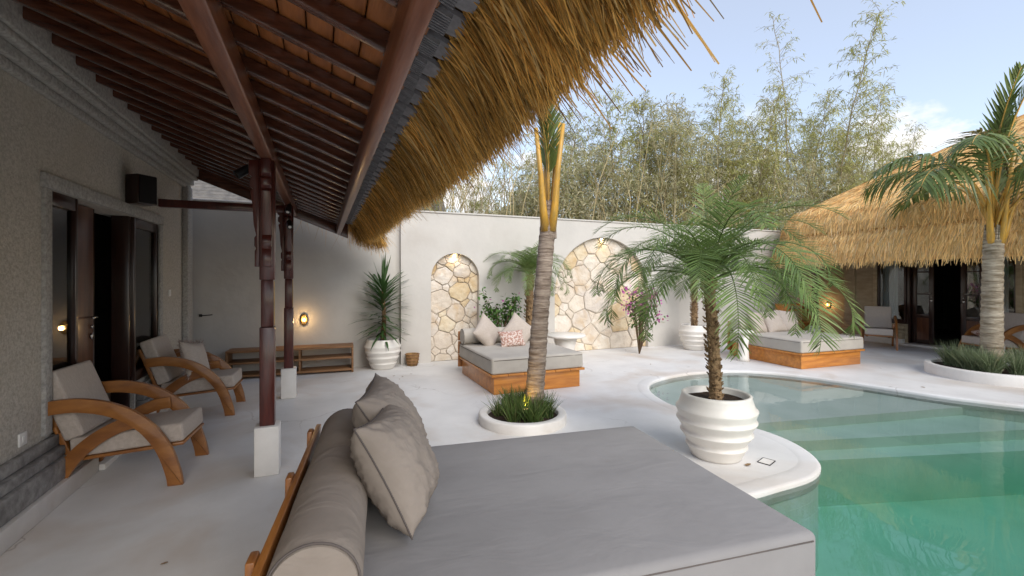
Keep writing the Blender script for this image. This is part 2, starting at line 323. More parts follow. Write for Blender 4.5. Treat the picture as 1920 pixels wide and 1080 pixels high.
# basin: terraces
WZ = -.04
basin = empty('pool_basin'); struct(basin)
def clip_below(poly, curve):       # keep the part of poly whose y lies under the curve(x)
    pts = []
    n_ = len(poly)
    for i in range(n_):
        a, b = poly[i], poly[(i+1) % n_]
        fa, fb = a[1]-curve(a[0]), b[1]-curve(b[0])
        if fa <= 0: pts.append(a)
        if (fa < 0) != (fb < 0) and fa != fb:
            t_ = fa/(fa-fb); pts.append((a[0]+(b[0]-a[0])*t_, a[1]+(b[1]-a[1])*t_))
    return pts
def curve_fn(y0, xb, k): return lambda x: y0 - .02*max(0,x-5) - (k*(x-xb)**2 if x > xb else 0)
def resample(poly, n_):
    P = [Vector(p) for p in poly]; P.append(P[0]); ds = [0]
    for a, b in zip(P, P[1:]): ds.append(ds[-1]+(b-a).length)
    res = []; j = 0
    for i in range(n_):
        s_ = ds[-1]*i/n_
        while ds[j+1] < s_: j += 1
        t_ = (s_-ds[j])/max(1e-9, ds[j+1]-ds[j]); q = P[j].lerp(P[j+1], t_); res.append((q.x,q.y))
    return res
inner0 = offset_poly(POOL, .02)
dense = resample(inner0, 400)
levels = [(-.11, dense)]
for off, cf, z in [(.0006, curve_fn(3.70, 5.7, .22), -.21), (.0012, curve_fn(3.42, 5.6, .22), -.32), (.0018, curve_fn(3.17, 5.5, .20), -.78)]:
    p = clip_below(offset_poly(dense, -off), cf)
    levels.append((z, p))
zprev = -.02
for i, (z, p) in enumerate(levels):
    lo = [p] + ([levels[i+1][1]] if i+1 < len(levels) else [])
    sheet('pool_floor' if i == 3 else 'pool_step', lo, z, 'pool_tile', basin)
    mbw = MB(); q = len(p)
    mbw.add([(x,y,zprev) for x, y in p] + [(x,y,z) for x, y in p], [(k, (k+1) % q, (k+1) % q + q, k+q) for k in range(q)])
    mbw.build('pool_wall' if i == 0 else 'riser', 'pool_tile', basin)
    zprev = z
# water body: top sheet, closed down below the basin floor
wp = offset_poly(resample(inner0, 240), .03)
mbw = MB(); q = len(wp)
mbw.add([(x,y,WZ) for x, y in wp] + [(x,y,-.95) for x, y in wp], [tuple(range(q)), tuple(range(2*q-1, q-1, -1))] + [(k, k+q, (k+1) % q + q, (k+1) % q) for k in range(q)])
wo = mbw.build('water', 'water', recalc=True); struct(wo)
# drain cover on the peninsula
dr = empty('drain_cover', (3.33,2.62,0), .35, 'small square drain cover in the white floor beside the big palm pot', 'drain')
fm = MB()
for a_, b_, c_, d_ in [(-.065,.065,-.048,-.044),(-.065,.065,.044,.048),(-.065,-.061,-.044,.044),(.061,.065,-.044,.044)]: fm.box(a_,b_,c_,d_,0,.007)
fm.build('frame', 'black_metal', dr); MB().box(-.061,.061,-.043,.043,0,.005).build('plate', 'coping', dr)

# ------------------------------------------------------------------ villas
def villa_walls(root, mx_, wallm, trim, y_end, fr0, fr1, parts, plinthm, ys=-5):
    """mx_ maps depth d (0 at facade, + towards courtyard) to X. fr0..fr1 outer frame along Y."""
    def bxd(mb, d0, d1, y0, y1, z0, z1):
        a, b = sorted((mx_(d0), mx_(d1))); mb.box(a, b, y0, y1, z0, z1); return mb
    i0, i1 = fr0+.09, fr1-.09
    d0, d1 = parts['door']
    mb = MB()
    for y0, y1, z0, z1 in [(ys, i0, 0, 3.4), (i1, y_end, 0, 3.4), (i0, i1, 2.1, 3.4), (i0, d0, 0, .46), (d1, i1, 0, .46)]: bxd(mb, -.24, 0, y0, y1, z0, z1)
    mb.build('wall', wallm, root)
    # return wall closing the end, room box
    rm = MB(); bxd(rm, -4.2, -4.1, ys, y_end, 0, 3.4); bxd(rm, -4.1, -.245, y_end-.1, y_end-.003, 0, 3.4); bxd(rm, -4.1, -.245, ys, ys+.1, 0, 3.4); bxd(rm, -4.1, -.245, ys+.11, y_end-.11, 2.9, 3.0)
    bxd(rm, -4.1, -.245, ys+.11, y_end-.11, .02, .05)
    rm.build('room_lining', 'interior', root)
    # trim round the opening
    tr_ = MB(); bxd(tr_, -.1, .022, fr0, i0, .44, 2.1); bxd(tr_, -.1, .022, i1, fr1, .44, 2.1); bxd(tr_, -.1, .028, fr0-.015, fr1+.015, 2.101, 2.2)
    bev(tr_, 'door_surround', trim, root, .008)
    # plinth with mouldings, in three courses
    for (pd, z0, z1, mm_) in [(.10, .13, .27, plinthm), (.075, .272, .34, plinthm), (.04, .342, .42, plinthm), (.125, 0, .128, 'coping')]:
        pl = MB()
        for y0, y1 in [(ys, d0-.04), (d1+.04, y_end+.02)]: bxd(pl, .001, pd, y0, y1, z0, z1)
        bev(pl, 'plinth_course', mm_, root, .012)
    # door threshold
    th = MB(); bxd(th, -.3, .16, d0-.035, d1+.035, 0, .05); bev(th, 'threshold', 'coping', root, .01)
    # end pier
    pr_ = MB(); bxd(pr_, .002, .07, y_end-.24, y_end, .42, 2.72); bev(pr_, 'pier', trim if mx_(1) < 5 else wallm, root, .012)
    # cornice
    for (pd, z0, z1) in [(.05, 2.70, 2.76), (.085, 2.762, 2.83), (.13, 2.832, 2.88), (.15, 2.882, 3.12)]:
        c_ = MB(); bxd(c_, .003, pd, ys, y_end+.02, z0, z1); bev(c_, 'cornice_course', trim, root, .012)
    # windows and door leaves
    for y0, y1 in parts['windows']:
        wdw = MB(); e = .04
        for a_, b_, z0, z1 in [(y0, y0+e, .462, 2.098), (y1-e, y1, .462, 2.098), (y0+e, y1-e, .462, .56), (y0+e, y1-e, 2.0, 2.098)]: bxd(wdw, -.07, -.005, a_, b_, z0, z1)
        wo_ = bev(wdw, 'window', 'dark_wood', root, .004)
        g = MB(); bxd(g, -.038, -.032, y0+e, y1-e, .56, 2.0); g.build('pane', 'glass', wo_)
        cu = MB()
        ya, yb = (y0+.0, y1) if parts.get('curtain_low', True) else (y0+(y1-y0)*.4, y1-.02)
        xs = [ya+(yb-ya)*k/40 for k in range(41)]
        cu.add([(mx_(-.16+.018*math.sin(k*1.05)), y_, z_) for z_ in (.06, 2.05) for k, y_ in enumerate(xs)], [(k, k+1, k+42, k+41) for k in range(40)])
        cu.build('curtain', 'curtain', root, smooth=True)
    for post_y in (d0, d1):
        jb = MB(); bxd(jb, -.17, -.03, post_y-.03, post_y+.03, .05, 2.098); bev(jb, 'door_jamb', 'dark_wood', root, .005)
    for lf in parts['leaves']:           # (hinge_y, width(sign), open angle deg, style)
        hy, wd, ang, style = lf
        e_ = empty('door_leaf', (mx_(-.12), hy, 0)); e_.parent = root
        sgn = 1 if mx_(1) > mx_(0) else -1
        e_.rotation_euler = (0, 0, R(ang))
        dmb = MB(); y0, y1 = sorted((0.004*math.copysign(1, wd), wd))
        if style == 'panel':
            dmb.box(-.02, .02, y0, y1, .06, 2.09); bev(dmb, 'panel', 'door_wood', e_, .004)
        else:
            for a_, b_, z0, z1 in [(y0, y0+.09, .06, 2.09), (y1-.09, y1, .06, 2.09), (y0+.09, y1-.09, .06, .14), (y0+.09, y1-.09, .62, .70), (y0+.09, y1-.09, 1.12, 1.15), (y0+.09, y1-.09, 1.6, 1.63), (y0+.09, y1-.09, 2.0, 2.09)]:
                dmb.box(-.02, .02, a_, b_, z0, z1)
            bev(dmb, 'frame', 'dark_wood', e_, .003)
            MB().box(-.012, .012, y0+.09, y1-.09, .14, .62).build('lower_panel', 'door_wood', e_)
            for z0, z1 in [(.70,1.12),(1.15,1.6),(1.63,2.0)]: MB().box(-.003, .003, y0+.09, y1-.09, z0, z1).build('pane', 'glass', e_)
        hb = MB(); yy = wd - math.copysign(.045, wd)
        hb.lathe([(0.0,.0),(.028,0),(.028,.012),(0,.012)], 16)
        hme = hb.mesh('handle_plate', 'steel', True)
        for zz in (1.0, 1.08):
            for sd in (1, -1):
                h_ = link('handle_plate', hme, e_, (sd*.021, yy, zz), (0, sd*R(90), 0)); h_.scale = (1, 1, 1) if zz == 1.0 else (.6, .6, 1)
        hl = MB(); hl.tube([(.02,yy,1.16),(.06,yy,1.16),(.065,yy-math.copysign(.1,wd),1.16)], .008, 8); hl.tube([(-.02,yy,1.16),(-.06,yy,1.16),(-.065,yy-math.copysign(.1,wd),1.16)], .008, 8)
        hl.build('handle', 'steel', e_, smooth=True)

def post(root, x, y, ztop, sgn, base=.37):
    pe = empty('post', (x, y, 0)); pe.parent = root
    bev(MB().box(-.085,.085,-.085,.085,0,base), 'base_block', 'coping', pe, .01)
    p_ = MB().box(-.052,.052,-.052,.052,base,1.12); p_.box(-.043,.043,-.043,.043,1.121,1.48); p_.box(-.052,.052,-.052,.052,1.481,ztop)
    bev(p_, 'shaft', 'red_wood', pe, .006)
    # stepped carved brackets on the two faces along the purlin and towards the wall
    profb = [(.053,1.58),(.085,1.58),(.085,1.70),(.075,1.72),(.088,1.74),(.088,1.80),(.075,1.82),(.092,1.90),(.10,2.05),(.115,2.15),(.095,2.17),(.12,2.19),(.12,2.24),(.10,2.26),(.125,2.28),(.125,ztop),(.053,ztop)]
    for ax, s_ in ((0,-sgn),(1,-1),(1,1)):
        bm_ = MB()
        if ax == 0: bm_.prism([(s_*a, b) for a, b in profb], 1, -.034, .034)
        else: bm_.prism([(s_*a, b) for a, b in profb], 0, -.034, .034)
        link('bracket', bevmesh(bm_, 'bracket', 'red_wood', .004), pe)
    gl_ = MB().box(.0435,.047,-.02,.02,1.13,1.47); gl_.build('inlay', 'petiole', pe)
    return pe

# ---- left villa
V1 = empty('thatched_villa', (-1.72,2,0), 0, 'villa with grey stone wall, dark timber veranda and tiled eave fringed with thatch', 'villa')
V1.location = (0,0,0)
villa_walls(V1, lambda d: -1.72+d, 'andesite', 'andesite_trim', 7.47, 3.98, 6.40,
            dict(door=(4.52,5.58), windows=[(4.07,4.49),(5.61,6.31)], leaves=[(4.55,.45,0,'panel'),(5.02,.5,38,'glazed')]), 'plinth_stone', ys=-.5)  # wall also stops short out of view, shaped to let light in
SL = .376
rz = lambda x: 2.50 - SL*(x+.39)             # underside of rafters
YE, YS = 7.42, -0.55  # unseen roof end behind the camera, cut short so light fills the veranda
for y in (3.96, 6.33): post(V1, -.39, y, 2.39, 1)
bev(MB().box(-.435,-.345,YS,YE,2.39,2.52), 'purlin', 'beam_wood', V1, .012)
# tie beam from wall to far post
bev(MB().box(-1.719,-.443,6.29,6.37,2.30,2.39), 'tie_beam', 'red_wood', V1, .008)
# eave beam
bev(MB().prism([(.195,2.155),(.252,2.14),(.258,2.255),(.195,2.277)], 1, YS, YE+.02), 'eave_beam', 'beam_wood', V1, .012)
rf = MB(); x0, x1 = -1.80, .30
rf.prism([(x0,rz(x0)+.025),(x1,rz(x1)+.025),(x1,rz(x1)+.10),(x0,rz(x0)+.10)], 1, -.022, .022)
rme = bevmesh(rf, 'rafter', 'rafter_wood', .009, 2)
y = YE - .05; 
while y > YS+.05:
    link('rafter', rme, V1, (0, y, 0)); y -= .30
bev(MB().prism([(x0,rz(x0)-.10),(x1+.06,rz(x1+.06)-.12),(x1+.06,rz(x1+.06)+.10),(x0,rz(x0)+.10)], 1, YE+.001, YE+.055), 'barge_board', 'rafter_wood', V1, .008)
bw = .098; x = -1.82; k = 0
bb = MB().prism([(0,0),(bw-.005,-SL*(bw-.005)),(bw-.005,-SL*(bw-.005)+.02),(0,.02)], 1, YS, YE+.05)
bme = bevmesh(bb, 'ceiling_board', 'board_wood', .004, 1)
while x < .30:
    o = link('ceiling_board', bme, V1, (x, random.uniform(-.012,0), rz(x)+.101+random.uniform(0,.004))); x += bw
# roof tiles whose ends show past the eave beam
tl = MB()
tl.box(.0, .20, -.058, .058, .012, .03)
tl.add(*[[(.20,-.058,.012),(.235,-.04,.012),(.235,.04,.012),(.20,.058,.012),(.20,-.058,.03),(.235,-.04,.03),(.235,.04,.03),(.20,.058,.03)], [(0,1,2,3),(7,6,5,4),(0,4,5,1),(1,5,6,2),(2,6,7,3)]])
for i in range(8):
    yy = -.052 + i*.0149; tl.box(.02, .178, yy-.0037, yy+.0037, -.004, .012)
tme = tl.mesh('roof_tile', 'tile_grey')
y = YE - .03
while y > .1:
    link('roof_tile', tme, V1, (.205+random.uniform(-.006,.006), y, rz(.205)+.102+random.uniform(-.003,.003)), (0, math.atan(SL)+random.uniform(-.01,.01), random.uniform(-.015,.015))); y -= .165
# dark under-layer between tiles and thatch
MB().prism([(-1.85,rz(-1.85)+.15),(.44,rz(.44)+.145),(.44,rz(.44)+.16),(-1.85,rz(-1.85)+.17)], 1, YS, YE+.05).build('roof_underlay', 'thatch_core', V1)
# thatch: body plus strands
YT = 7.55
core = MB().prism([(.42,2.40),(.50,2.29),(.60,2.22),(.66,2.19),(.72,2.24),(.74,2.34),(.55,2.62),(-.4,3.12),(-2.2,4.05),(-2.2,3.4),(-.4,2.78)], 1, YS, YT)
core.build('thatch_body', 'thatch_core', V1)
def strands(P0, dirs, Ls, wd, droop, mb, sidej=None, wtip=.35, flat=None):
    n = len(P0); dirs = dirs/np.linalg.norm(dirs, axis=1)[:,None]
    rnd = rng.normal(size=(n,3)); side = np.cross(dirs, rnd); side /= np.linalg.norm(side, axis=1)[:,None]
    if flat is not None: side = flat + side*.35; side /= np.linalg.norm(side, axis=1)[:,None]
    dz = np.array([0,0,-1.0])
    P1 = P0 + dirs*(Ls*.5)[:,None] + dz*(droop*Ls*.12)[:,None]; P2 = P0 + dirs*Ls[:,None] + dz*(droop*Ls*.5)[:,None]
    mb.ribbons([P0, P1, P2], side, [wd, wd*.95, wd*wtip])
th = MB(); n = 24000
y = YS + (YT-YS)*rng.random(n); y = np.where(rng.random(n) < .35, rng.uniform(.2, 3.2, n), y)
u = rng.random(n)
clump = np.sin(y*23)+np.sin(y*57+1)+.6*np.sin(y*131)
x_ = .40 + .26*u; z_ = 2.335 - .10*u + rng.normal(0, .012, n)
P0 = np.stack([x_, y, z_], 1)
ln = (.34 - .16*u) * rng.uniform(.72, 1.12, n) + .010*clump
ln *= np.clip(.60+.22*y, .60, 1)
dirs = np.stack([.66+rng.normal(0,.09,n)-.25*u, .05+rng.normal(0,.17,n)+.03*clump, -.60+rng.normal(0,.08,n)-.25*u], 1)
strands(P0, dirs, ln, rng.uniform(.003,.0078,n), rng.uniform(.0,.35,n), th)
# upper outside surface
n2 = 9000; y2 = rng.uniform(YS, YT, n2); u2 = rng.random(n2)
P0 = np.stack([.86-1.2*u2, y2, 2.38+.78*u2-.35*np.clip(.3-u2,0,1)], 1)
strands(P0 - np.array([.25,0,-.14]), np.stack([np.full(n2,.8)+rng.normal(0,.08,n2), rng.normal(0,.12,n2), np.full(n2,-.55)], 1), rng.uniform(.3,.5,n2), rng.uniform(.006,.014,n2), np.full(n2,.3), th, flat=np.tile([0,1.,0],(n2,1)))
# far end fringe
n3 = 1500; x3 = rng.uniform(.36,.80,n3)
P0 = np.stack([x3, np.full(n3,YT-.12), 2.36-.22*(x3-.42)+rng.normal(0,.03,n3)], 1)
strands(P0, np.stack([.35+rng.normal(0,.2,n3), .35+rng.normal(0,.2,n3), np.full(n3,-.7)], 1), rng.uniform(.22,.42,n3), rng.uniform(.004,.009,n3), np.full(n3,.2), th)
# few stray stalks under the barge
n4 = 14; x4 = rng.uniform(-.35,.3,n4)
strands(np.stack([x4, np.full(n4,YE+.03), rz(x4)-.08], 1), np.stack([rng.normal(-.1,.25,n4), rng.normal(.1,.1,n4), np.full(n4,-1.)], 1), rng.uniform(.12,.3,n4), np.full(n4,.004), np.zeros(n4), th)
stuff(th.build('thatch', 'thatch', V1))

# ---- right villa
FX = 11.95
V2 = empty('thatched_villa', (0,0,0), 0, 'villa with bell shaped golden thatched roof and open dark wood doors across the pool', 'villa')
villa_walls(V2, lambda d: FX-d, 'warm_stone', 'warm_stone', 7.23, 4.14, 6.62,
            dict(door=(4.66,5.94), windows=[(4.22,4.62),(5.97,6.53)], leaves=[(5.91,-.40,0,'glazed'),(4.69,.38,0,'glazed')], curtain_low=False), 'warm_stone')
MB().box(FX+.05, FX+.25, 7.235, 7.92, 0, 3.2).build('side_wall', 'warm_stone', V2)
for y in (7.1, 4.0): post(V2, 10.62, y, 2.39, -1)
bev(MB().box(10.56,10.68,-3,7.6,2.39,2.52), 'purlin', 'beam_wood', V2, .01)
MB().prism([(10.0,2.22),(12.4,3.1),(12.4,3.2),(10.0,2.30)], 1, -4.5, 7.5).build('ceiling', 'rafter_wood', V2)
def rrect(t_, npt=14):
    x0_, x1_, y0_, y1_ = 9.85+t_, 18.5-t_, -6+t_, 8.05-t_
    r_ = max(.25, .75 - t_*.25); pts = []
    for cx, cy, a0 in [(x1_-r_, y0_+r_, -90), (x1_-r_, y1_-r_, 0), (x0_+r_, y1_-r_, 90), (x0_+r_, y0_+r_, 180)]:
        for k_ in range(npt): 
            a_ = R(a0+90*k_/(npt-1)); pts.append((cx+r_*math.cos(a_), cy+r_*math.sin(a_)))
    return pts
RP = [(.10,1.90),(.0,1.78),(.05,2.02),(.14,2.28),(.24,2.44),(.19,2.47),(.22,2.66),(.34,2.90),(.68,3.16),(1.1,3.42),(1.7,3.80),(2.3,4.16),(3.0,4.58),(4.1,5.25)]
def zadd(y): return max(0, min(.14, (5.2-y)*.07))
rb = MB(); rings = [[(x,y,z+(zadd(y) if i < 5 else zadd(y)*.6)) for x, y in rrect(t_)] for i, (t_, z) in enumerate(RP)]
n = len(rings[0]); rb.add([p for r_ in rings for p in r_], [(i*n+j, i*n+(j+1) % n, (i+1)*n+(j+1) % n, (i+1)*n+j) for i in range(len(rings)-1) for j in range(n)] + [tuple((len(rings)-1)*n+j for j in range(n))])
rb.build('thatch_body', 'thatch_warm', V2, recalc=True)
th = MB()
RNG = [np.array(r_) for r_ in rings]
def roof_strands(i0, cnt, Lr, wr, lift, xlim=15.5):
    a, b = RNG[i0], RNG[i0+1]
    seg = np.linalg.norm(np.roll(a, -1, 0)-a, axis=1); cdf = np.cumsum(seg)/seg.sum()
    j = np.searchsorted(cdf, rng.random(cnt)); f = rng.random(cnt)[:,None]; h = rng.random(cnt)[:,None]; j2 = (j+1) % n
    lo = a[j]*(1-f)+a[j2]*f; hi = b[j]*(1-f)+b[j2]*f
    P = lo*(1-h)+hi*h; dn = lo-hi; dn /= np.linalg.norm(dn, axis=1)[:,None]
    tang = a[j2]-a[j]; tang /= np.linalg.norm(tang, axis=1)[:,None]+1e-9
    nrm = np.cross(dn, tang); nrm *= np.sign(nrm[:,2:3]+1e-6)
    keep = (P[:,1] > -4) & (P[:,0] < xlim); P, dn, nrm, tang = P[keep], dn[keep], nrm[keep], tang[keep]; c = len(P)
    dirs = dn + nrm*rng.uniform(.02,lift,c)[:,None] + tang*(rng.normal(0,.22,c)+.10)[:,None]
    ln = rng.uniform(*Lr, c)
    strands(P - dn*(ln*.55)[:,None], dirs, ln, rng.uniform(*wr, c), np.full(c,.10), th, flat=tang)
for i0, cnt in [(1,15000),(2,14000),(3,8000),(5,9000),(6,12000),(7,15000),(8,14000),(9,14000),(10,11000),(11,9000),(12,9000)]:
    roof_strands(i0, cnt, (.16,.34), (.010,.022), .12)
stuff(th.build('thatch', 'thatch_warm', V2))

# ------------------------------------------------------------------ courtyard wall with niches
BW = empty('courtyard_wall', (0,0,0), 0, 'long white plastered courtyard wall with two arched stone niches', 'wall')
def arch(cx, r_, zs, k=28): return [(cx - r_, 0)] + [(cx - r_*math.cos(math.pi*i/k), zs + r_*math.sin(math.pi*i/k)) for i in range(k+1)] + [(cx + r_, 0)]
A1 = arch(2.205, .445, 1.485); A2 = arch(5.345, 1.135, 1.185)
poly = [(1.24,0)] + A1 + A2 + [(13.2,0),(13.2,2.63),(1.24,2.63)]
MB().prism(poly, 1, 7.93, 8.06).build('wall_face', 'plaster', BW, recalc=True)
MB().box(1.241,13.2,8.061,8.25,0,2.628).build('wall_core', 'plaster', BW)
MB().box(-5.5,1.238,8.06,8.25,0,2.632).build('wall_face', 'plaster', BW)
bev(MB().box(1.22,13.2,7.91,8.27,2.634,2.665), 'coping_strip', 'plaster', BW, .012); bev(MB().box(-5.5,1.218,8.04,8.27,2.636,2.667), 'coping_strip', 'plaster', BW, .012)
def clip_half(poly, p, nrm):
    res = []
    for i in range(len(poly)):
        a, b = poly[i], poly[(i+1) % len(poly)]
        fa = (a[0]-p[0])*nrm[0]+(a[1]-p[1])*nrm[1]; fb = (b[0]-p[0])*nrm[0]+(b[1]-p[1])*nrm[1]
        if fa <= 0: res.append(a)
        if (fa < 0) != (fb < 0) and fa != fb: t_ = fa/(fa-fb); res.append((a[0]+(b[0]-a[0])*t_, a[1]+(b[1]-a[1])*t_))
    return res
def flagstones(A, cell, seed):
    rd = random.Random(seed); xs = [p[0] for p in A]; zs_ = [p[1] for p in A]
    x0_, x1_, z0_, z1_ = min(xs), max(xs), 0, max(zs_); S = []; tries = 0
    RR = []
    for rad_, cnt_ in ((1.25,400),(.85,700),(.55,1500),(.38,2500)):
        for _ in range(cnt_):
            p = (rd.uniform(x0_-.1,x1_+.1), rd.uniform(-.1,z1_+.1)); rr = cell*rad_*rd.uniform(.85,1.15)
            if all(math.hypot(p[0]-q[0], (p[1]-q[1])*1.12) > (rr+r2)*.5*.70 for q, r2 in zip(S, RR)):
                S.append(p); RR.append(rr)
                if rad_ > 1 and len(S) > (x1_-x0_)*z1_/(cell*cell*4.2): break
    gap = .0025
    for i, p in enumerate(S):
        c = [(x0_-.5,-.5),(x1_+.5,-.5),(x1_+.5,z1_+.5),(x0_-.5,z1_+.5)]
        for j, q in enumerate(S):
            if i == j: continue
            dx, dz = q[0]-p[0], q[1]-p[1]; dd = math.hypot(dx,dz)
            if dd > 2.6*cell+.3: continue
            tt = min(.8, max(.2, .5+((RR[i]/2)**2-(RR[j]/2)**2)/(2*dd*dd)))
            c = clip_half(c, (p[0]+dx*tt-dx/dd*gap, p[1]+dz*tt-dz/dd*gap), (dx/dd,dz/dd))
            if len(c) < 3: break
        if len(c) < 3: continue
        for k_ in range(len(A)-1):             # clip by the convex arch (listed clockwise seen from front)
            a, b = A[k_], A[k_+1]; tx, tz = b[0]-a[0], b[1]-a[1]; dd = math.hypot(tx,tz)
            if dd < 1e-6: continue
            c = clip_half(c, a, (-tz/dd, tx/dd))
            if len(c) < 3: break
        if len(c) >= 3: c = clip_half(c, (0,.004), (0,-1))
        if len(c) < 3: continue
        # drop near-duplicate points, then roughen the outline
        cc = []
        for v in c:
            if not cc or math.hypot(v[0]-cc[-1][0], v[1]-cc[-1][1]) > .012: cc.append(v)
        if len(cc) < 3: continue
        mx0 = sum(v[0] for v in cc)/len(cc); mz0 = sum(v[1] for v in cc)/len(cc)
        fine = []
        for k_ in range(len(cc)):
            a, b = cc[k_], cc[(k_+1) % len(cc)]; m_ = max(1, int(math.hypot(b[0]-a[0],b[1]-a[1])/.09))
            for h in range(m_):
                px, pz = a[0]+(b[0]-a[0])*h/m_, a[1]+(b[1]-a[1])*h/m_; s_ = rd.uniform(0,.05) if h else rd.uniform(.0,.06)
                fine.append((px+(mx0-px)*s_, pz+(mz0-pz)*s_))
        dep = rd.uniform(.026,.05); kf = len(fine); mb = MB()
        V = [(x_,8.055,z_) for x_, z_ in fine] + [(x_,8.06-dep+.01,z_) for x_, z_ in fine] + [(x_+(mx0-x_)*.07,8.06-dep+rd.uniform(-.004,.004),z_+(mz0-z_)*.07) for x_, z_ in fine] + [(mx0,8.06-dep-rd.uniform(.0,.012),mz0)]
        F = [(k_, (k_+1) % kf, (k_+1) % kf+kf, k_+kf) for k_ in range(kf)] + [(kf+k_, kf+(k_+1) % kf, 2*kf+(k_+1) % kf, 2*kf+k_) for k_ in range(kf)] + [(2*kf+k_, 2*kf+(k_+1) % kf, 3*kf) for k_ in range(kf)]
        mb.add(V, F).build('stone', 'flag%d' % rd.choice([0,0,0,1,1,1,2,3,4,4,5]), BW, recalc=True)
flagstones(A1, .42, 3); flagstones(A2, .54, 8)
for A, cx in ((A1,2.205),(A2,5.345)):
    MB().prism([(p[0]*.998+cx*.002, p[1]) for p in A], 1, 8.044, 8.0605).build('mortar_bed', 'mortar', BW, recalc=True)

# ------------------------------------------------------------------ furniture
def pillow(name, sx, sy, th_, material, label, cat, loc, rot, seam=True, seed=0, group=None):
    """lies in local XY, puffed along Z"""
    o = empty(name, loc, 0, label, cat, group); o.rotation_euler = rot
    mb = MB(); n_ = 52 if seam else 26
    for sg in (1,-1):
        def f(u_, v_):
            a, b = 2*u_-1, 2*v_-1
            pin = 1 - .10*(1-b*b)*abs(a)**2.0 ; pin2 = 1 - .10*(1-a*a)*abs(b)**2.0
            h = ((1-abs(a)**2.6)*(1-abs(b)**2.6))**.55
            h *= 1 + .10*noise.noise(Vector((a*2.2+seed, b*2.2, sg))) 
            wr = .07*noise.noise(Vector((a*5+seed*2, b*2.5, 3+sg)))*(1-h*.5)*min(1,h*4)
            if seam:
                e1 = noise.noise(Vector((a*1.3+seed, b*6.5+a*2.5, sg*3))); e2 = noise.noise(Vector((a*6+b*3+seed, b*1.6, sg*5+9)))
                wr += (.10*(1-min(1,abs(e1)*2.2))**3*(1-abs(b)*.3) + .09*(1-min(1,abs(e2)*2.2))**3 - .03)*min(1,h*3)*(1.15-h*.6)
            return (a*pin*sx/2, b*pin2*sy/2, sg*(h+wr)*th_/2)
        k0 = mb.n; mb.grid(f, n_, n_)
        if sg == 1: pass
    me = mb.mesh('cover', material, True)
    bm = bmesh.new(); bm.from_mesh(me); bmesh.ops.remove_doubles(bm, verts=bm.verts, dist=.0005); bmesh.ops.recalc_face_normals(bm, faces=bm.faces); bm.to_mesh(me); bm.free()
    link('cover', me, o)
    if seam:
        pts = []
        for k_ in range(41):
            u_ = k_/10
            if u_ <= 1: a, b = -1+2*u_, -1
            elif u_ <= 2: a, b = 1, -1+2*(u_-1)
            elif u_ <= 3: a, b = 1-2*(u_-2), 1
            else: a, b = -1, 1-2*(u_-3)
            pts.append((a*(1-.10*(1-b*b)*abs(a)**2)*sx/2, b*(1-.10*(1-a*a)*abs(b)**2)*sy/2, 0))
        MB().tube(pts, .0035, 5).build('piping', 'seam', o, smooth=True)
    return o
def mattress_mesh(wd, dp, z0, z1, material, r_=.03, seed=0):
    mb = MB(); hx, hy = wd/2, dp/2
    bm = bmesh.new(); me = bpy.data.meshes.new('mattress')
    bmesh.ops.create_cube(bm, size=1)
    bmesh.ops.scale(bm, verts=bm.verts, vec=(wd, dp, z1-z0)); bmesh.ops.translate(bm, verts=bm.verts, vec=(0,0,(z0+z1)/2))
    bmesh.ops.bevel(bm, geom=list(bm.edges), offset=r_, segments=4, profile=.5, affect='EDGES')
    bmesh.ops.subdivide_edges(bm, edges=[e for e in bm.edges if e.calc_length() > .5], cuts=20, use_grid_fill=True)
    for v in bm.verts:
        if v.co.z > z1-.004:
            d_ = min(hx-abs(v.co.x), hy-abs(v.co.y)); k_ = min(1, max(0, d_/.15))
            v.co.z += k_*(.010*noise.noise(Vector((v.co.x*3+seed, v.co.y*2, 1))) + .006)
        elif v.co.z > z0+.03:
            v.co.x += .006*noise.noise(Vector((v.co.y*4, v.co.z*5, seed))); v.co.y += .006*noise.noise(Vector((v.co.x*4, v.co.z*5, seed+4)))
    for f in bm.faces: f.smooth = True
    bm.to_mesh(me); bm.free(); me.materials.append(MATS[material]); return me
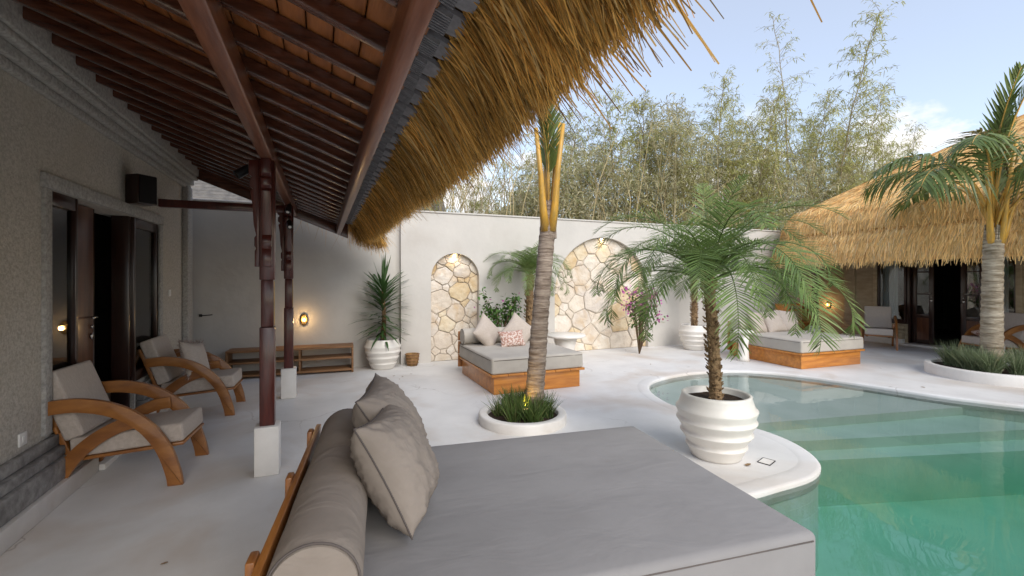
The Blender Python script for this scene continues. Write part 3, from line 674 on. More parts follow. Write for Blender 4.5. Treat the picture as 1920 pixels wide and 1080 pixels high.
def daybed(loc, rot, wd, dp, fab, label, ztop=.47, thick=.21, inset=.05):
    o = empty('daybed', loc, rot, label, 'daybed', 'daybeds round the pool')
    zb = ztop-thick-.03
    for a_, b_, c_, d_, nm in [(-wd/2+inset, wd/2-inset, -dp/2+inset, -dp/2+inset+.03, 'foot_board'), (-wd/2+inset, wd/2-inset, dp/2-.08, dp/2-.05, 'head_rail'),
                           (-wd/2+inset, -wd/2+inset+.03, -dp/2+inset+.031, dp/2-.081, 'side_board'), (wd/2-inset-.03, wd/2-inset, -dp/2+inset+.031, dp/2-.081, 'side_board')]:
        bev(MB().box(a_, b_, c_, d_, 0.003, zb), nm, 'teak', o, .004)
    npl = 6
    for i in range(npl):
        a_ = -wd/2+.012 + (wd-.0)*i/npl; bev(MB().box(a_, a_+wd/npl-.006, -dp/2+.01, dp/2-.02, zb+.001, zb+.03), 'platform_plank', 'teak', o, .003)
    m_ = link('mattress', mattress_mesh(wd-.02, dp-.03, zb+.031, ztop, fab, seed=wd*7), o)
    pp = MB(); hx, hy = (wd-.02)/2+.001, (dp-.03)/2+.001; zz = ztop-.03
    pp.tube([(-hx+.03,-hy,zz),(hx-.03,-hy,zz)], .0035, 5); pp.tube([(-hx,-hy+.03,zz),(-hx,hy-.03,zz)], .0035, 5); pp.tube([(hx,-hy+.03,zz),(hx,hy-.03,zz)], .0035, 5)
    pp.build('piping', 'seam', m_, smooth=True)
    # headboard, leaning back
    hb = empty('headboard', (0, dp/2+.005, 0)); hb.parent = o; hb.rotation_euler = (R(1),0,0)
    for k_, (z0, z1) in enumerate([(.10,.30),(.31,.50),(.51,.655)]): bev(MB().box(-wd/2, wd/2, 0, .026, z0, z1), 'headboard_plank', 'chair_wood', hb, .005)
    for x_ in (-wd/2+.12, 0, wd/2-.12): bev(MB().box(x_-.035, x_+.035, .027, .055, .02, .66), 'strut', 'chair_wood', hb, .008)
    return o
def bolster(parent_loc, rot, ln, rad, fab, label, group=None):
    o = empty('bolster', parent_loc, rot, label, 'bolster', group)
    mb = MB(); prof = []
    pts = []; rr = []
    for i in range(41):
        t_ = i/40; x_ = -ln/2+ln*t_; e = min(t_, 1-t_)*ln
        pts.append((x_,0,rad)); rr.append(rad*(1 if e > .03 else .90+.10*math.sin(e/.03*math.pi/2)) + .004*noise.noise(Vector((t_*9,2,ln))))
    mb.tube(pts, rr, 40); me = mb.mesh('cover', fab, True)
    if hasattr(me, 'set_sharp_from_angle'): me.set_sharp_from_angle(angle=R(50))
    link('cover', me, o)
    for s_ in (-1,1):
        MB().tube([(s_*(ln/2-.006), rad*.955*math.cos(a_*math.pi/16), rad+rad*.955*math.sin(a_*math.pi/16)) for a_ in range(33)], .004, 5).build('piping', 'seam', o, smooth=True)
    return o
G_B = 'bolsters on the daybeds'
# foreground daybed
FB = (.925, 2.03, 0); FR = R(83.5)
daybed(FB, FR, 1.42, 2.05, 'grey_fabric', 'large grey daybed under the timber eave, its headboard next to the veranda post')
hd = Vector((-math.sin(FR), math.cos(FR), 0)); wdv = Vector((math.cos(FR), math.sin(FR), 0))
p = Vector(FB) + hd*(1.025-.15) + wdv*(-.015); p.z = .472
bolster(p, FR, 1.40, .135, 'taupe_fabric', 'long grey bolster on the daybed under the eave, behind two leaning pillows', G_B)
pillow('pillow', .47, .47, .26, 'taupe_fabric', 'plump taupe pillow in front of another one, leaning on the long bolster under the eave', 'pillow', (.30,2.01,.70), (R(61), R(3), R(68)), seed=1, group='pillows on the daybed under the eave')
pillow('pillow', .50, .50, .25, 'taupe_fabric', 'taupe pillow half hidden behind another, farther along the long bolster under the eave', 'pillow', (.33,2.40,.73), (R(60), R(-3), R(74)), seed=5, group='pillows on the daybed under the eave')
# far daybeds
def far_bed(loc, rot, label, tagw, wd=1.36):
    b_ = daybed(loc, rot, wd, 1.52, 'light_fabric', label)
    M = Matrix.Translation(loc) @ Matrix.Rotation(rot, 4, 'Z')
    bolster(M @ Vector((0,.60,.472)), rot, wd-.02, .12, 'light_fabric', 'pale bolster along the headboard of the daybed %s' % tagw, G_B)
    return M
M1 = far_bed((2.64,6.14,0), 0, 'pale daybed on orange wood base before the stone niche, coconut palm at its foot', 'behind the coconut palm planter')
M2 = far_bed((7.93,5.70,0), R(-3), 'pale daybed on orange wood base near the far thatched villa', 'near the far villa', 1.5)
def bed_pillow(M, rel, rot, sz, label, fab='linen', name='pillow', thk=.18, h=None):
    p_ = M @ Vector(rel); return pillow(name, sz, h or sz, thk, fab, label, 'pillow', p_, rot, seam=False, seed=rel[0]*9)
bed_pillow(M1, (-.33,.40,.66), (R(62),R(45),R(8)), .46, 'beige pillow on its corner beside the patterned cushion, on the yucca side')
bed_pillow(M1, (.20,.42,.655), (R(60),R(40),R(-14)), .46, 'beige pillow on its corner beside the patterned cushion, on the date palm side')
bed_pillow(M1, (-.02,.16,.58), (R(66),R(-2),R(4)), .42, 'small oblong cushion with pink palm leaf print between two beige pillows', 'pink_print', 'cushion', .12, .26)
bed_pillow(M2, (-.40,.42,.65), (R(62),R(8),R(14)), .46, 'pale pillow at the table end of the daybed near the far villa')
bed_pillow(M2, (0.0,.42,.65), (R(60),R(-5),R(-4)), .46, 'pale pillow in the middle of the daybed near the far villa')
bed_pillow(M2, (.38,.42,.65), (R(62),R(6),R(-12)), .46, 'pale pillow at the villa end of the daybed near the far villa')

def arcband(pts, wd, y0, y1, mb):
    P = spline([(a,0,b) for a, b in pts], 7); L_, R_ = [], []
    for i, p_ in enumerate(P):
        t_ = (P[min(i+1,len(P)-1)]-P[max(i-1,0)]).normalized(); nn_ = Vector((-t_.z,0,t_.x))
        L_.append(p_+nn_*wd/2); R_.append(p_-nn_*wd/2)
    poly = [(v.x,v.z) for v in L_] + [(v.x,v.z) for v in R_[::-1]]
    mb.prism(poly, 1, y0, y1); return mb
# the foot ends are cut on the ground by clamping
def clampz(mb, z):
    for i, v in enumerate(mb.v): mb.v[i] = np.column_stack([v[:,0], v[:,1], np.maximum(v[:,2], z)])
    return mb
def armchair_proto():
    parts = []
    W = .31
    for s_ in (-1,1):
        y0, y1 = (W-.035, W) if s_ > 0 else (-W, -W+.035)
        m_ = arcband([(-.40,.615),(-.22,.625),(-.02,.575),(.15,.46),(.27,.29),(.335,.10),(.355,-.03)], .092, y0, y1, MB()); clampz(m_, .001)
        parts.append(('arm', bevmesh(m_, 'arm', 'chair_wood', .006, 2), (0,0,0), (0,0,0)))
        y0, y1 = (W-.072, W-.037) if s_ > 0 else (-W+.037, -W+.072)
        m_ = arcband([(-.39,-.03),(-.345,.10),(-.25,.26),(-.12,.38),(.02,.455),(.14,.475)], .09, y0, y1, MB()); clampz(m_, .001)
        parts.append(('leg', bevmesh(m_, 'leg', 'chair_wood', .006, 2), (0,0,0), (0,0,0)))
    ti = R(4)
    fr_ = MB().box(-.30,.40,-.236,.236,.24,.262); parts.append(('seat_frame', bevmesh(fr_, 'seat_frame', 'chair_wood', .005), (0,0,0), (0,-ti,0)))
    bm_ = bmesh.new()
    def soft(nm, x0_, x1_, y0_, y1_, z0_, z1_, rr, pos, rt):
        mb = MB().box(x0_,x1_,y0_,y1_,z0_,z1_); me = bevmesh(mb, nm, 'linen', rr, 4)
        parts.append((nm, me, pos, rt))
    soft('seat_cushion', -.27,.40,-.232,.232,.264,.40, .022, (0,0,0), (0,-ti,0))
    soft('back_cushion', -.06,.06,-.235,.235,-.02,.47, .022, (-.27,0,.40), (0,R(-20),0))
    for y_ in (-.19,.19): parts.append(('back_post', bevmesh(MB().box(-.10,-.065,y_-.02,y_+.02,-.20,.40), 'back_post', 'chair_wood', .005), (-.27,0,.40), (0,R(-20),0)))
    for z_ in (.08,.24,.38): parts.append(('back_slat', bevmesh(MB().box(-.085,-.066,-.232,.232,z_-.03,z_+.02), 'back_slat', 'chair_wood', .004), (-.27,0,.40), (0,R(-20),0)))
    return parts
CH = armchair_proto()
def armchair(loc, rz_, label):
    o = empty('armchair', loc, rz_, label, 'armchair', 'curved wooden armchairs')
    for nm, me, p_, r_ in CH: link(nm, me, o, p_, r_)
    return o
armchair((-1.31,4.29,0), R(-4), 'curved wooden armchair with bare beige cushions beside the first veranda post')
armchair((-1.27,6.05,0), R(-2), 'curved wooden armchair holding a fluffy cushion, past the open door of the stone wall')
armchair((11.05,6.02,0), R(-150), 'curved wooden armchair facing the pool before the window of the far villa')
armchair((11.22,4.25,0), R(158), 'curved wooden armchair turned sideways behind the palm planter at the far villa')
fc = pillow('cushion', .40, .40, .14, 'linen', 'fluffy beige cushion with hairy fringe on the second armchair', 'cushion', (-1.30,5.98,.60), (R(70),R(10),R(70)), seam=False, seed=3)
fz = MB(); nf = 420; a = rng.random(nf)*4; e_ = np.floor(a); f_ = a-e_
px = np.where(e_ == 0, f_*2-1, np.where(e_ == 1, 1, np.where(e_ == 2, 1-2*f_, -1))); py = np.where(e_ == 0, -1, np.where(e_ == 1, f_*2-1, np.where(e_ == 2, 1, 1-2*f_)))
P0 = np.stack([px*.185, py*.185, rng.normal(0,.008,nf)], 1)
strands(P0, np.stack([px+rng.normal(0,.5,nf), py+rng.normal(0,.5,nf), rng.normal(0,.5,nf)], 1), rng.uniform(.03,.07,nf), np.full(nf,.004), np.zeros(nf), fz)
stuff(fz.build('fringe', 'fluffy', fc))
pillow('cushion', .30, .26, .10, 'pink_print', 'small patterned cushion on the armchair behind the far palm planter', 'cushion', (11.12,4.36,.47), (R(20),R(10),R(40)), seam=False)

# low shelf bench
def bench(loc, rz_, ln, dp, ht, levels_, ups, label, material='bench_wood'):
    o = empty('wooden_shelf', loc, rz_, label, 'shelf')
    for z in levels_: bev(MB().box(-ln/2+.0305, ln/2-.0305, -dp/2, dp/2, z, z+.03), 'shelf_board', material, o, .004)
    bev(MB().box(-ln/2, ln/2, -dp/2-.005, dp/2, ht-.032, ht), 'top_board', material, o, .004)
    for s_ in (-1,1): bev(MB().box(min(s_*ln/2, s_*(ln/2-.03)), max(s_*ln/2, s_*(ln/2-.03)), -dp/2, dp/2, .002, ht-.033), 'end_panel', material, o, .004)
    for u_ in ups:
        for z0, z1 in zip(levels_, levels_[1:]+[ht-.063]): bev(MB().box(u_-.014, u_+.014, -dp/2+.01, dp/2-.005, z0+.031, z1-.001 if z1 != ht-.063 else ht-.034), 'divider', material, o, .003)
    return o
bench((-.42,7.83,0), R(-2), 1.76, .34, .42, [.03,.22], [.10], 'long low open wooden shelf on the floor against the white wall')
bench((10.7,7.62,0), 0, 1.0, .34, .86, [.03,.40,.70], [], 'tall open wooden shelf in the corner behind the far daybed', 'teak')

# small wall and veranda things
def wall_lamp(loc, rz_, label, power):
    o = empty('wall_lamp', loc, rz_, label, 'lamp', 'caged wall lamps')
    mb = MB(); k_ = 24
    ring = lambda s_, y_: [(s_*.055*math.cos(2*math.pi*i/k_), y_, s_*.095*math.sin(2*math.pi*i/k_)) for i in range(k_)]
    rs = [ring(1,0), ring(1,-.03), ring(.8,-.035)]; V = [p_ for r_ in rs for p_ in r_]
    mb.add(V, [(i*k_+j, i*k_+(j+1) % k_, (i+1)*k_+(j+1) % k_, (i+1)*k_+j) for i in range(2) for j in range(k_)] + [tuple(2*k_+j for j in range(k_))])
    mb.build('base', 'brass', o, smooth=False, recalc=True)
    MB().tube([(0,-.05,-.03),(0,-.055,0),(0,-.05,.03)], [.018,.026,.014], 12).build('bulb', 'bulb_warm', o, smooth=True)
    cg = MB()
    for a_ in (-.035,0,.035): cg.tube([(a_,-.035,-.075),(a_,-.085,-.04),(a_,-.09,0),(a_,-.085,.04),(a_,-.035,.075)], .004, 6)
    cg.build('cage', 'brass', o, smooth=True)
    li = bpy.data.lights.new('lamp_light', 'POINT'); li.energy = power; li.color = (1,.62,.26); li.shadow_soft_size = .03
    lo_ = bpy.data.objects.new('lamp_light', li); COL.objects.link(lo_); lo_.parent = o; lo_.location = (0,-.12,0)
    return o
wall_lamp((-.275,8.06,.82), 0, 'lit caged oval wall lamp above the low wooden shelf', 1.3)
wall_lamp((FX+.05,7.66,.80), R(90) + math.pi, 'lit caged oval wall lamp on the end wall of the far villa', 1.6)
def downlight(x, z, pw, label):
    o = empty('niche_downlight', (x, 8.0, z), 0, label, 'lamp', 'downlights in the niches')
    MB().lathe([(.0,0),(.03,0),(.03,.012),(0.0,.012)], 16).build('ring', 'white_plastic', o)
    MB().lathe([(.0,-.004),(.022,-.004),(.022,-.0005),(0,-.0005)], 16).build('lens', 'bulb_bright', o)
    li = bpy.data.lights.new('lamp_light', 'SPOT'); li.energy = pw; li.color = (1,.68,.32); li.spot_size = R(130); li.spot_blend = .7; li.shadow_soft_size = .02
    lo_ = bpy.data.objects.new('lamp_light', li); COL.objects.link(lo_); lo_.parent = o; lo_.location = (0,-.012,-.012)
downlight(2.205, 1.913, 1.3, 'tiny lit downlight at the crown of the narrow stone niche'); downlight(5.345, 2.302, 1.5, 'tiny lit downlight at the crown of the wide stone niche')
o = empty('loudspeaker', (-1.70,5.47,2.335), R(-38), 'black boxy loudspeaker mounted on the stone wall above the doors', 'speaker')
bev(MB().box(.03,.20,-.09,.09,-.14,.14), 'cabinet', 'dark_wood', o, .008); bev(MB().box(.201,.215,-.08,.08,-.13,.13), 'grille', 'speaker_black', o, .006); MB().box(-.02,.03,-.03,.03,-.03,.03).build('bracket', 'black_metal', o)
def plate(name, loc, label, cat):
    o_ = empty(name, loc, 0, label, cat); bev(MB().box(0,.012,-.04,.04,-.04,.04), 'cover', 'white_plastic', o_, .004); bev(MB().box(.0121,.017,-.018,.018,-.018,.018), 'insert', 'white_plastic', o_, .002)
plate('power_outlet', (-1.719,3.76,.50), 'white square power outlet low on the stone wall above the plinth', 'outlet')
plate('light_switch', (-1.719,6.69,1.31), 'white light switch on the stone wall beside the end pier', 'switch')
def spot(loc, rot, label, col_, lens, base_d):
    o_ = empty('spotlight', loc, 0, label, 'spotlight', 'spotlights on the posts'); o_.rotation_euler = rot
    bev(MB().lathe([(.0,-.07),(.028,-.07),(.033,-.05),(.035,.05),(.030,.055),(.0,.045)], 18), 'body', col_, o_, .002)
    MB().lathe([(.0,.050),(.026,.0505),(.0,.052)], 16).build('lens', lens, o_)
    MB().tube([(0,0,-.03),tuple(base_d)], .008, 6).build('arm', 'black_metal', o_, smooth=True)
spot((-.56,3.97,2.30), (R(20),R(-130),0), 'grey cylindrical spotlight sticking out of the first veranda post', 'black_metal', 'steel', (-.05,0,-.12))
spot((-.37,5.95,2.30), (R(140),R(10),0), 'upper white faced spotlight under the purlin between the two posts', 'black_metal', 'white_plastic', (.0,.02,-.1))
spot((-.37,6.15,2.14), (R(130),R(-8),0), 'lower white faced spotlight on the second veranda post', 'black_metal', 'white_plastic', (.0,.06,-.1))
o = empty('towel_hook', (-1.62,8.058,.93), 0, 'small dark metal hook on the white wall past the end pier', 'hook')
MB().tube([(-.06,0,0),(-.06,-.05,.0),(.10,-.06,.01)], .007, 6).build('rod', 'black_metal', o, smooth=True); MB().box(-.08,-.04,-.012,0,-.02,.02).build('mount', 'black_metal', o)
o = empty('candle_lantern', (1.41,7.80,0), 0, 'small brown woven candle lantern on the floor beside the yucca pot', 'lantern')
MB().lathe([(.0,.003),(.085,.003),(.10,.06),(.118,.20),(.108,.20),(.09,.06),(.0,.02)], 24).build('bowl', 'basket', o, smooth=True)
for zz, rr in ((.05,.099),(.10,.107),(.15,.113),(.195,.118)): MB().tube([(rr*math.cos(k*math.pi/12), rr*math.sin(k*math.pi/12), zz) for k in range(25)], .008, 6).build('woven_band', 'bench_wood', o, smooth=True)
def round_table(loc, r_, h, label):
    o_ = empty('side_table', loc, 0, label, 'table', 'white round side tables')
    MB().lathe([(.0,h-.05),(r_*.9,h-.05),(r_,h-.035),(r_,h-.012),(r_-.012,h),(.0,h)], 40).build('top', 'white_glaze', o_, smooth=True)
    MB().lathe([(.0,.002),(r_*.62,.002),(r_*.55,.05),(r_*.45,h*.5),(r_*.6,h-.051),(0,h-.051)], 32).build('pedestal', 'white_glaze', o_, smooth=True)
round_table((3.95,7.05,0), .36, .50, 'round white side table behind the daybed before the wide niche')
round_table((6.98,5.95,0), .17, .55, 'slim round white side table at the side of the daybed near the far villa')

# ------------------------------------------------------------------ plants
def leaf_strip(mb, p, d_, up, ln, wd, droop, fold=.25):
    d_ = d_.normalized(); s_ = d_.cross(up)
    if s_.length < 1e-4: s_ = d_.cross(Vector((1,0,0)))
    s_.normalize(); g = Vector((0,0,-1))
    a = p + d_*ln*.35 + g*droop*ln*.10; b = p + d_*ln*.72 + g*droop*ln*.40; c = p + d_*ln + g*droop*ln*.85
    V = [p - s_*wd*.3, p + s_*wd*.3, a - s_*wd*.5, a + s_*wd*.5, b - s_*wd*.38, b + s_*wd*.38, c]
    mb.add([tuple(v) for v in V], [(0,1,3,2),(2,3,5,4),(4,5,6)])
def frond_mesh(name, L_, rise, droop, npair, leaflen, wd, seed, material, petm, leafdroop=.25, pet=.12, rr=.007, vee=.35, comb=.55):
    """frond grows from origin along +X, starting angle rise (rad), bending down by droop"""
    rd = random.Random(seed); lf = MB(); ra = MB(); pts = []; p = Vector((0,0,0)); n_ = 26; ang = rise; sw = rd.uniform(-.15,.15)
    for i in range(n_+1):
        pts.append(p.copy()); t_ = i/n_
        a = rise - droop*(t_**1.5)
        p = p + Vector((math.cos(a), sw*t_, math.sin(a)))*(L_/n_)
    ra.tube([tuple(q) for q in pts], [rr*(1-.85*i/n_) for i in range(n_+1)], 5)
    for k_ in range(npair):
        t_ = pet + (1-pet)*(k_+.5)/npair; fi = t_*n_; i = min(int(fi), n_-1); q = pts[i].lerp(pts[i+1], fi-i)
        T = (pts[i+1]-pts[i]).normalized(); S = Vector((-T.y, T.x, 0)); S = Vector((0,1,0)) if S.length < .01 else S.normalized(); U = T.cross(S)
        if U.z < 0: U = -U
        env = math.sin(math.pi*min(1,(.12+.88*((t_-pet)/(1-pet)))**.75))**.6*.9+.1
        for s_ in (-1,1):
            if rd.random() < .04: continue
            d_ = T*(comb+.5*t_+rd.uniform(-.1,.1)) + S*s_ + U*(vee+rd.uniform(-.22,.22))
            leaf_strip(lf, q, d_, U, leaflen*env*rd.uniform(.85,1.1), wd*rd.uniform(.8,1.15), leafdroop*rd.uniform(.4,1.5))
    return lf.mesh(name, material), ra.mesh('rachis', petm, True)
def add_fronds(root, z, variants, specs, nm='frond'):
    for az, vi, sc, tilt in specs:
        lm, rm = variants[vi]
        o_ = link(nm, lm, root, z, (0, tilt, az)); o_.scale = (sc,sc,sc); r_ = link('rachis', rm, o_)
def bump_trunk(mb, pts, r0, r1, rings_, amp, k_=16, seed=0):
    P = spline(pts, max(2, rings_*4//(len(pts)-1))); n_ = len(P); rad = []
    for i in range(n_):
        t_ = i/(n_-1); ph = (t_*rings_) % 1; rad.append((r0+(r1-r0)*t_)*(1+amp*(ph-.5)*2*(.7+.5*noise.noise(Vector((i*.7,seed,0))))))
    mb.tube([tuple(p_) for p_ in P], rad, k_)
    return mb
POTP = [(.0,.003),(.185,.003),(.195,.02),(.228,.088),(.236,.098),(.236,.104),(.218,.114),(.232,.135),(.268,.188),(.278,.20),(.278,.206),(.258,.218),(.272,.245),(.298,.288),(.307,.30),(.307,.306),(.288,.318),(.296,.345),(.308,.378),(.312,.39),(.310,.398),(.292,.410),(.280,.448),(.266,.490),(.266,.506),(.250,.515),(.238,.50),(.245,.44),(.0,.43)]
def pot(root, s_=1.0):
    o_ = MB().lathe([(r_*s_, z_*s_) for r_, z_ in POTP], 48).build('pot', 'white_glaze', root, smooth=True)
    sm = MB(); 
    sm.grid(lambda u_, v_: ((.246*s_*u_)*math.cos(2*math.pi*v_), (.246*s_*u_)*math.sin(2*math.pi*v_), .455*s_+.02*s_*noise.noise(Vector((u_*4*math.cos(6.28*v_),u_*4*math.sin(6.28*v_),1)))), 6, 24)
    sm.build('soil', 'soil', root, smooth=True)
# big potted date palm by the pool
DV = [frond_mesh('frond', 1.16, 1.15, 2.1, 62, .25, .0095, 1, 'date_leaf', 'date_leaf'), frond_mesh('frond', 1.22, .80, 2.5, 62, .25, .0095, 2, 'date_leaf', 'date_leaf'),
      frond_mesh('frond', 1.22, .42, 2.3, 62, .25, .0095, 3, 'date_leaf', 'date_leaf'), frond_mesh('frond', 1.0, 1.42, .9, 44, .20, .009, 4, 'date_leaf', 'date_leaf')]
def date_palm(root, base, top, n_, scl, seed, trunk=True, r0=.066):
    rd = random.Random(seed)
    if trunk:
        tm = bump_trunk(MB(), [base, ((base[0]+top[0])/2+.012, (base[1]+top[1])/2, (base[2]+top[2])/2), top], r0, r0*.85, 22, .10, 14, seed)
        tr_ = tm.build('trunk', 'date_trunk', root, smooth=False)
        st = MB()
        for i in range(190):
            t_ = rd.random(); a_ = rd.random()*6.28; p_ = Vector(base).lerp(Vector(top), t_)
            d_ = Vector((math.cos(a_), math.sin(a_), .9)); p_ += Vector((math.cos(a_), math.sin(a_), 0))*r0*.85
            st.tube([tuple(p_), tuple(p_+d_*.03*(r0/.066))], [.011*(r0/.066),.005], 5)
        stuff(st.build('leaf_scar', 'date_trunk', tr_))
    specs = []
    for i in range(n_):
        az = i*2.399+rd.uniform(-.2,.2); t_ = i/n_
        vi = 3 if t_ > .94 else (0 if t_ > .66 else (1 if t_ > .28 else 2)); specs.append((az, vi, scl*rd.uniform(.85,1.12), rd.uniform(-.12,.12)))
    add_fronds(root, top, DV, specs)
    cr_ = MB()
    for i in range(40):
        a_ = rd.random()*6.28; d_ = Vector((math.cos(a_)*.5, math.sin(a_)*.5, 1)); cr_.tube([(top[0],top[1],top[2]-.08), tuple(Vector(top)+d_*.09*scl)], [.014,.006], 5)
    stuff(cr_.build('crown_fibre', 'date_trunk', root))
r_ = empty('potted_palm', (3.06,2.88,0), 0, 'big feathery date palm in a ribbed white pot on the pool edge', 'potted palm'); pot(r_, 1.03)
date_palm(r_, (0,0,.44), (-.03,.05,1.46), 38, 1.06, 5, r0=.052)
r_ = empty('potted_palm', (7.15,7.30,0), 0, 'date palm in a ribbed white pot standing against the wall past the wide niche', 'potted palm'); pot(r_, 1.0)
date_palm(r_, (0,0,.44), (0,0,1.5), 16, .68, 8)
r_ = empty('date_palm', (3.42,7.50,0), 0, 'date palm with slim scaly trunk growing behind the daybed between the niches', 'palm')
bump = MB()
date_palm(r_, (0,0,-.02), (.06,0,1.55), 30, .84, 12, r0=.075)
# yucca
r_ = empty('potted_yucca', (.92,7.76,0), 0, 'spiky yucca in a ribbed white pot against the white wall', 'potted yucca'); pot(r_, .95)
MB().tube([(0,0,.42),(.02,0,.8),(0,.01,1.35)], [.05,.035,.025], 10).build('stem', 'date_trunk', r_, smooth=True)
rd = random.Random(4)
for i in range(150):
    t_ = i/150; z = .56+.84*t_; az = i*2.399; el = -.12+.9*t_+rd.uniform(-.2,.2)+(.7 if t_ > .93 else 0)
    mb = MB(); leaf_strip(mb, Vector((0,0,0)), Vector((math.cos(el),0,math.sin(el))), Vector((0,0,1)), rd.uniform(.44,.62)*(.85 if t_ < .3 else 1), .044, .12+.2*(1-t_))
    link('leaf', mb.mesh('leaf', 'yucca_leaf'), r_, (.02*math.cos(az), .02*math.sin(az), z), (0,0,az))
# shrubs
def shrub(root, h0, h1, rad, nleaf, lw, seed, flowers=0, lean=(0,0)):
    rd = random.Random(seed); st = MB(); lf = MB(); fl = MB(); tips = []
    for i in range(16):
        a_ = rd.random()*6.28; rr = rad*rd.uniform(.2,1); tip = Vector((rr*math.cos(a_)+lean[0], rr*math.sin(a_)*.6+lean[1], rd.uniform(h0+.3*(h1-h0), h1)))
        mid = Vector((tip.x*.35, tip.y*.35, tip.z*.6)); st.tube([(0,0,.0), tuple(mid), tuple(tip)], [.014,.009,.003], 6); tips.append((mid,tip))
    for i in range(nleaf):
        m_, t_ = rd.choice(tips); p_ = m_.lerp(t_, rd.uniform(.15,1.05)) + Vector([rd.gauss(0,.05) for _ in range(3)]); d_ = Vector([rd.gauss(0,1) for _ in range(3)])
        leaf_strip(lf, p_, d_, Vector((rd.gauss(0,.4),rd.gauss(0,.4),1)), rd.uniform(.05,.09), lw, .2)
    for i in range(flowers):
        m_, t_ = rd.choice(tips); p_ = t_ + Vector([rd.gauss(0,.06) for _ in range(3)]); d_ = Vector([rd.gauss(0,1) for _ in range(3)])
        leaf_strip(fl, p_, d_, Vector([rd.gauss(0,1) for _ in range(3)]), .045, .04, .1)
    st.build('stem', 'stem', root, smooth=True); lf.build('foliage', 'bush_leaf', root)
    if flowers: fl.build('blossom', 'petal', root)
r_ = empty('shrub', (2.86,7.45,0), 0, 'leafy green shrub behind the pillows of the daybed by the narrow niche', 'shrub'); shrub(r_, .35, 1.28, .40, 700, .045, 2, 14)
r_ = empty('bougainvillea', (5.75,7.30,0), 0, 'bougainvillea with pink blossom before the wide stone niche', 'shrub'); shrub(r_, .45, 1.30, .45, 340, .04, 6, 340, (.12,0))

# planters, grasses and coconut palms
def planter(loc, r_, h, label):
    o_ = empty('round_planter', loc, 0, label, 'planter', 'low round white planters')
    MB().lathe([(r_-.005,.0),(r_,h-.02),(r_-.008,h-.004),(r_-.02,h),(r_-.075,h),(r_-.088,h-.006),(r_-.092,h-.02),(r_-.092,h-.10)], 56).build('rim', 'coping', o_, smooth=True)
    mb = MB(); mb.grid(lambda u_, v_: ((r_-.09)*u_*math.cos(6.2832*v_), (r_-.09)*u_*math.sin(6.2832*v_), h-.05+.02*noise.noise(Vector((u_*3*math.cos(6.28*v_),u_*3*math.sin(6.28*v_),2)))), 8, 32); mb.build('soil', 'soil', o_, smooth=True)
def grass(name, loc, r_, n_, ln, material, label, h):
    mb = MB(); a_ = rng.random(n_)*6.283; tuft = rng.integers(0, 26, n_); ta = rng.random(26)*6.283; tr_ = np.sqrt(rng.random(26))*r_
    cx = tr_[tuft]*np.cos(ta[tuft])+rng.normal(0,.03,n_); cy = tr_[tuft]*np.sin(ta[tuft])+rng.normal(0,.03,n_)
    P0 = np.stack([cx, cy, np.full(n_, h-.05)], 1); sp = rng.uniform(.1,.75,n_)
    strands(P0, np.stack([np.cos(a_)*sp, np.sin(a_)*sp, np.ones(n_)], 1), rng.uniform(*ln, n_), rng.uniform(.004,.008,n_), rng.uniform(.1,.6,n_), mb, wtip=.2)
    o_ = mb.build(name, material); o_.location = loc; stuff(o_); tag(o_, label, 'grass'); return o_
planter((1.93,4.35,0), .46, .10, 'low round white planter ring beyond the foot of the grey daybed')
grass('ornamental_grass', (1.93,4.35,0), .27, 2200, (.16,.34), 'grass', 'green tufted grass round the palm foot beyond the grey daybed', .10)
planter((9.30,3.55,0), .76, .16, 'wide low white planter beside the pool before the far villa')
grass('ornamental_grass', (9.30,3.55,0), .50, 3600, (.2,.48), 'pale_grass', 'pale green tufted grass round the palm foot before the far villa', .16)
CV = [frond_mesh('frond', 2.2, 1.38, 2.3, 44, .58, .030, 21, 'coco_leaf', 'petiole', .9, .42, .022, .15, .5), frond_mesh('frond', 2.1, 1.22, 2.3, 44, .58, .030, 22, 'coco_leaf', 'petiole', 1.0, .40, .022, .10, .5),
      frond_mesh('frond', 1.9, 1.5, .5, 34, .42, .03, 23, 'coco_leaf', 'petiole', .15, .30, .022, .5, 1.6), frond_mesh('frond', 1.5, 1.35, 2.2, 30, .40, .03, 24, 'dry_leaf', 'dry_leaf', .8, .25, .018, .2, .9),
      frond_mesh('frond', 1.6, 1.1, 1.9, 34, .66, .04, 25, 'coco_leaf', 'petiole', .9, .34, .026, .1, .4)]
def coconut(root, pts, r0, r1, specs, trunkm, petlen=1.0, pets=()):
    tm = bump_trunk(MB(), pts, r0, r1, 20, .085, 20, r0*50); tm.build('trunk', trunkm, root, smooth=True)
    top = Vector(pts[-1])
    add_fronds(root, tuple(top + Vector((0,0,.05))), CV, specs)
    for px_, py_, h_ in pets:
        MB().tube([tuple(top+Vector((px_*.25,py_*.25,-.10))), tuple(top+Vector((px_*.55,py_*.55,.12))), tuple(top+Vector((px_*.8,py_*.8,h_*.5))), tuple(top+Vector((px_*1.3,py_*1.3,h_)))], [.055,.042,.03,.02], 8).build('petiole', 'petiole', root, smooth=True)
    fb = MB(); rd = random.Random(3)
    for i in range(60):
        a_ = rd.random()*6.28; fb.tube([tuple(top+Vector((r1*.9*math.cos(a_), r1*.9*math.sin(a_), -.18))), tuple(top+Vector((r1*.8*math.cos(a_+.3), r1*.8*math.sin(a_+.3), rd.uniform(.0,.25))))], [.02,.012], 5)
    stuff(fb.build('fibre_sheath', trunkm, root))
r_ = empty('coconut_palm', (1.98,4.36,0), 0, 'coconut palm with ringed leaning trunk and yellow leaf stalks at the daybed', 'palm')
